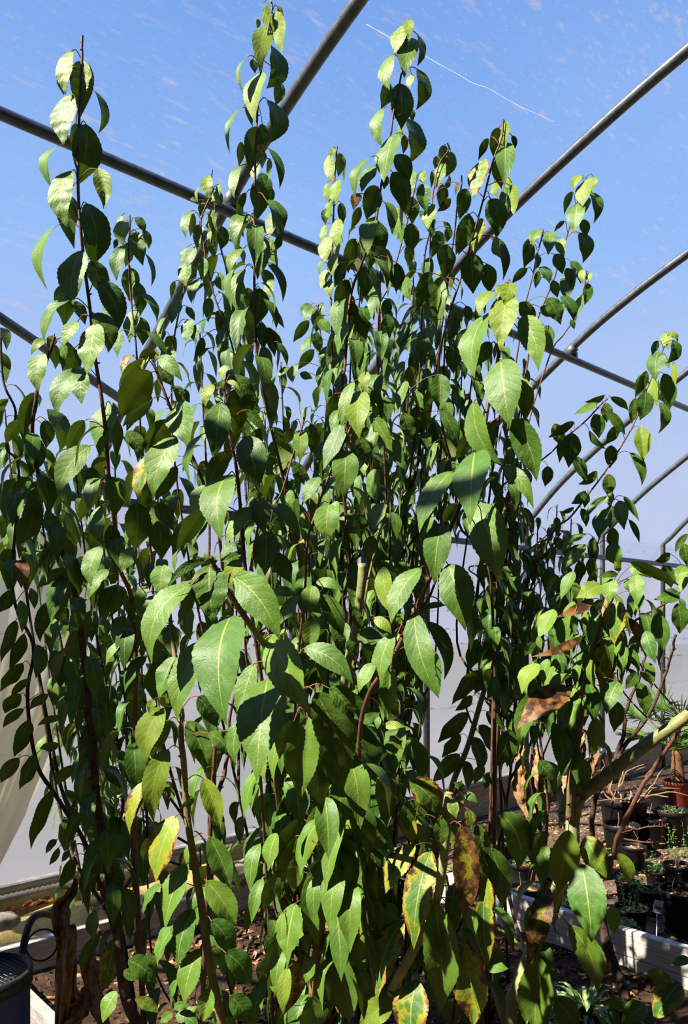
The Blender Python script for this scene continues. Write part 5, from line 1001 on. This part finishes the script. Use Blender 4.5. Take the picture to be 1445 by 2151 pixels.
p11.finish()
# ------------------------------------------------------------ far right shrub reaching over
p12 = Plant('shrub', (.62, 3.1, .05), 'thin shrub with sparse red shoots reaching far right in front of the arching pipes')
r1 = p12.stem(px(C4, [(1315, 1060), (1290, 1150), (1180, 1420)], 3.3)+[(1330, 893, 3.3), (1274, 986, 3.25), (1237, 1036, 3.2), (1198, 1086, 3.2), (1161, 1119, 3.2), (1120, 1220, 3.15), (1060, 1450, 3.1)], .010, .0035)
r2 = p12.stem([(1276, 838, 3.2), (1262, 850, 3.2), (1231, 883, 3.2), (1181, 926, 3.2), (1151, 956, 3.2), (1091, 999, 3.2), (1045, 1033, 3.15), (1030, 1130, 3.15), (1040, 1400, 3.1)], .010, .0035)
r3 = p12.stem([(1165, 1110, 3.25), (1114, 1152, 3.2), (1058, 1182, 3.15), (1010, 1188, 3.1), (985, 1196, 3.1), (1020, 1250, 3.1), (1040, 1500, 3.1)], .008, .003)
p12.hero(3.28, C4, [(1302, 1052, 1322, 1158, 72, 'Gyp'), (1258, 1102, 1218, 1195, 42, 'D', -.1), (1348, 1095, 1308, 1245, 75, 'R', .20), (1252, 1172, 1240, 1355, 98, 'G'), (1182, 1292, 1110, 1450, 55, 'D', .03), (1292, 1308, 1315, 1560, 85, 'D', .05), (1355, 1238, 1368, 1400, 36, 'Ly', .05), (1330, 1050, 1380, 1110, 36, 'Ly', .1), (1310, 1210, 1330, 1275, 60, 'Lyb')])
p12.hero(3.25, C8, [(1155, 18, 1110, 168, 62, 'D', .05), (1175, 128, 1140, 310, 98, 'D', .05), (1112, 170, 1090, 335, 52, 'D', -.05), (1265, 195, 1255, 395, 58, 'R', .16), (1140, 352, 1162, 570, 102, 'Hy', .06), (1078, 515, 1152, 725, 48, 'R', .12), (960, 468, 950, 615, 98, 'D'), (1220, 40, 1250, 220, 70, 'Lyb')])
p12.hero(3.2, C8, [(855, 270, 882, 425, 102, 'D', .03), (922, 200, 930, 325, 72, 'D'), (918, 152, 788, 192, 36, 'D', .1), (865, 200, 725, 272, 42, 'L', .06), (955, 165, 1067, 248, 42, 'D', .12), (935, 252, 1050, 405, 52, 'D', .06), (820, 375, 930, 492, 36, 'R'), (1000, 345, 920, 465, 62, 'D'), (715, 390, 690, 610, 122, 'D'), (712, 535, 800, 710, 62, 'D', .06), (868, 630, 750, 715, 52, 'D', .1), (945, 650, 940, 795, 96, 'D'), (795, 758, 705, 838, 55, 'D', .1), (805, 770, 790, 865, 52, 'D'), (720, 860, 632, 888, 26, 'D', .12), (770, 868, 800, 985, 46, 'D', .08), (660, 400, 630, 580, 60, 'D'), (600, 330, 640, 470, 70, 'Dy'), (725, 320, 560, 420, 50, 'D'), (560, 600, 540, 730, 95, 'D'), (430, 1165, 520, 1305, 95, 'G', -.05), (600, 1050, 660, 1140, 90, 'D'), (110, 1265, 160, 1390, 30, 'R')])
p12.auto(r2, .25, .55, .04, .10); p12.auto(r3, .05, .6, .06, .09, dens=.7); p12.auto(r1, .58, .8, .04, .10)
p12.finish()
# ------------------------------------------------------------ pruned shrub at right
p13 = Plant('shrub', (.50, 2.32, .05), 'pruned shrub at the right with a pale sawn trunk, thick slanting branch and scorched leaves')
trunk = p13.stem([(1213, 1645, 2.35), (1210, 1690, 2.35), (1203, 1724, 2.35), (1200, 1780, 2.35), (1170, 1870, 2.35), (1132, 1960, 2.35), (1098, 2049, 2.34), (1071, 2151, 2.34)], .024, .0205, 'palecane', .03, name='trunk', seg=14)
mb = MB(); tq = P(1213, 1645, 2.35); tube(mb, [tq, tq+V3((.001, 0, .006))], .0205, .019, seg=16, bumpy=.05); mb.build('cut_end', M['cutwood'], p13.objs[-1])
br = p13.stem([(1640, 1350, 2.15), (1480, 1473, 2.25), (1445, 1503, 2.27), (1380, 1548, 2.3), (1316, 1595, 2.32), (1262, 1640, 2.34), (1222, 1668, 2.35), (1206, 1700, 2.35)], .022, .016, 'greencane', .03, to_base=False, name='branch', seg=14)
ca = p13.stem(px(C15, [(945, 225), (935, 260), (840, 560), (780, 850), (740, 1150), (715, 1300), (700, 1445)], 2.3)+[(1197, 1720, 2.33)], .013, .0105, 'cane', .04, to_base=False, name='cane')
p13.hero(2.25, C15, [(965, 108, 950, 265, 142, 'G'), (890, 140, 735, 232, 165, 'Gy', .05), (1070, 38, 1212, 105, 72, 'G', .10), (1112, 78, 1122, 285, 85, 'G'), (1385, 190, 1228, 238, 85, 'G', .08), (592, 300, 500, 485, 92, 'L', .05), (655, 358, 690, 565, 102, 'L', .02), (622, 548, 660, 710, 102, 'L'), (558, 613, 530, 788, 68, 'L'), (502, 645, 395, 838, 105, 'Ly', -.08), (645, 685, 590, 835, 115, 'L'), (845, 235, 605, 352, 62, 'Gk', .10), (762, 475, 448, 602, 55, 'Gk', .10), (695, 800, 362, 1058, 155, 'Gk', -.03), (552, 808, 400, 1185, 132, 'H', -.16), (905, 488, 900, 805, 125, 'Ds'), (1000, 245, 980, 525, 122, 'Ls'), (1070, 355, 1178, 610, 62, 'Dk', .05), (1245, 328, 1290, 565, 112, 'H'), (1375, 263, 1390, 455, 95, 'D', .05), (1175, 438, 1240, 645, 82, 'G'), (1005, 760, 930, 965, 112, 'G'), (985, 880, 975, 1080, 92, 'Db'), (1132, 763, 1178, 975, 78, 'D'), (1122, 700, 1050, 805, 82, 'D'), (1142, 698, 1218, 780, 38, 'D', .1), (1082, 548, 1140, 695, 58, 'L', .05), (590, 1020, 640, 1365, 125, 'H', .12), (860, 985, 840, 1235, 105, 'Hy'), (500, 1260, 592, 1385, 85, 'D'), (1080, 0, 1390, 150, 70, 'D', .05), (760, 860, 700, 1080, 70, 'L'), (800, 850, 820, 950, 80, 'L'), (900, 330, 900, 430, 80, 'Lb'), (830, 620, 850, 790, 80, 'L'), (720, 250, 700, 420, 100, 'L'), (800, 300, 820, 420, 70, 'Ly'), (500, 470, 520, 560, 40, 'L'), (475, 505, 410, 600, 50, 'D', -.05), (1000, 80, 870, 100, 40, 'G'), (1010, 60, 980, -5, 40, 'Gy'), (1050, 110, 1100, 200, 60, 'G'), (1440, 60, 1390, 120, 80, 'Ly'), (720, 60, 640, 240, 70, 'L'), (1150, 200, 1130, 320, 60, 'L'), (1010, 490, 990, 600, 70, 'L'), (1050, 540, 1040, 640, 70, 'L')])
p13.hero(2.3, C20, [(795, 20, 930, 285, 200, 'Gs', .03), (690, -20, 625, 380, 160, 'Dy', -.02), (560, 335, 428, 850, 125, 'Go', .02), (772, 195, 835, 690, 205, 'G', .06), (690, 578, 868, 1005, 165, 'H', .12), (515, 788, 480, 1300, 220, 'H'), (965, 460, 978, 640, 75, 'Gy', .05), (1000, 130, 1072, 340, 75, 'Dy', .1), (600, 1045, 730, 1260, 135, 'D', .08)])
p13.hero(2.45, C20, [(1395, 945, 1232, 1195, 155, 'Gs', -.03), (1185, 875, 1345, 985, 80, 'D', .12), (1180, 1088, 1020, 1215, 130, 'G'), (900, 1075, 1085, 1110, 65, 'D', .08), (1450, 788, 1335, 835, 55, 'G', .05), (965, 1100, 1030, 1260, 65, 'L')])
p13.hero(2.4, C18, [(1240, 328, 1340, 690, 150, 'R', .14)])
fr_ = p13.stem(px(C8, [(968, 790), (940, 880), (900, 1000), (850, 1150), (750, 1350)], 2.55)+px(C15, [(700, 300), (560, 600)], 2.5)+[(1130, 1500, 2.5), (1150, 1700, 2.45)], .008, .003)
p13.hero(2.53, C8, [(930, 790, 788, 950, 42, 'L', -.06), (962, 768, 955, 865, 46, 'Gy'), (1038, 792, 1137, 950, 38, 'G', .08), (1008, 818, 1042, 1005, 78, 'G'), (940, 868, 880, 1055, 92, 'L'), (962, 848, 950, 995, 75, 'Db'), (1072, 938, 1137, 1085, 34, 'D', .05), (968, 990, 1002, 1135, 92, 'L'), (838, 1053, 862, 1215, 68, 'L'), (790, 1095, 665, 1275, 88, 'L', -.02), (800, 1028, 648, 1155, 48, 'L', -.08), (950, 1090, 1020, 1245, 132, 'G'), (828, 1178, 872, 1340, 78, 'L'), (975, 745, 930, 740, 30, 'Gy'), (700, 1270, 640, 1400, 60, 'L'), (760, 1200, 740, 1330, 70, 'D')])
p13.auto(fr_, .15, .8, .05, .11, dens=.8); p13.auto(ca, .0, .75, .026, .125); p13.auto(fr_, .5, .95, .035, .12)
lt = p13.stem([(1462, 1195, 2.6), (1420, 1252, 2.55), (1340, 1300, 2.5), (1270, 1345, 2.45), (1225, 1400, 2.4), (1215, 1480, 2.38)], .008, .003, to_base=False, name='branch')
p13.hero(2.55, C8, [(1445, 1030, 1365, 1150, 40, 'D', -.12), (1420, 1090, 1440, 1230, 80, 'D'), (1330, 1150, 1235, 1200, 60, 'D', .08), (1290, 1230, 1340, 1370, 90, 'D'), (1430, 1230, 1370, 1330, 70, 'G'), (1440, 1300, 1400, 1400, 60, 'Ly')])
p13.auto(lt, 0, .9, .06, .10, dens=.7)
for (x, y, d) in ((1152, 1285, 2.45), (1190, 1215, 2.5), (1235, 1300, 2.4), (1300, 1290, 2.45), (1340, 1240, 2.5), (1125, 1400, 2.45), (1205, 1420, 2.4), (1270, 1200, 2.45), (1165, 1360, 2.4)):
    q = p13.stem([(x, y, d), (x+4, y+60, d), (x+2, y+150, d)], .004, .002, 'shoot', fork=True); p13.auto(q, 0, .55, .020, .115)
p13.finish()
# leaning rough stem in front of the board
p14 = Plant('rough_trunk', (.98, 2.72, .05), 'short rough-barked dark trunk leaning in front of the weathered board', 'trunk')
p14.stem([(1248, 1860, 2.85), (1262, 1925, 2.82), (1275, 1985, 2.8), (1298, 2050, 2.76), (1312, 2095, 2.72)], .022, .016, 'darkbark', .12, base_off=(0, 0, 0), seg=12)
# bare red-brown shrub by the wall, seen between the canes
b = P(470, 1850, 3.5)
bare('bare_shrub', 'leafless red-brown shrub by the wall between the two lit canes', [
 ([(440, 1850, 3.3), (448, 1650, 3.3), (470, 1560, 3.3), (500, 1520, 3.3), (515, 1490, 3.3)], .017, .008),
 ([(446, 1700, 3.3), (475, 1610, 3.3), (480, 1540, 3.35), (500, 1400, 3.35)], .010, .005),
 ([(448, 1680, 3.3), (430, 1620, 3.3), (415, 1570, 3.3), (405, 1540, 3.3)], .006, .003)], (b.x*3.3/3.5, 3.3, .05), False)
# unseen shrub added left of the frame to shade the left side
p15 = Plant('shrub', (-1.32, 2.02, .02), 'dense unseen shrub added beyond the left edge to shade that side')
for i in range(30):
    a = R.uniform(0, 6.28); rr = math.sqrt(R.random())
    tp = V3((-1.34+.27*rr*math.cos(a), 1.99+.25*rr*math.sin(a), R.uniform(1.6, 2.5)))
    if tp.x > -.50*tp.y-.08: tp.x = -.50*tp.y-.08
    q = p15.stem([tp, tp+V3((.02, 0, -.3)), tp.lerp(p15.base, .6)], .010, .004); p15.auto(q, 0, .8, .018, .14)
p15.finish()
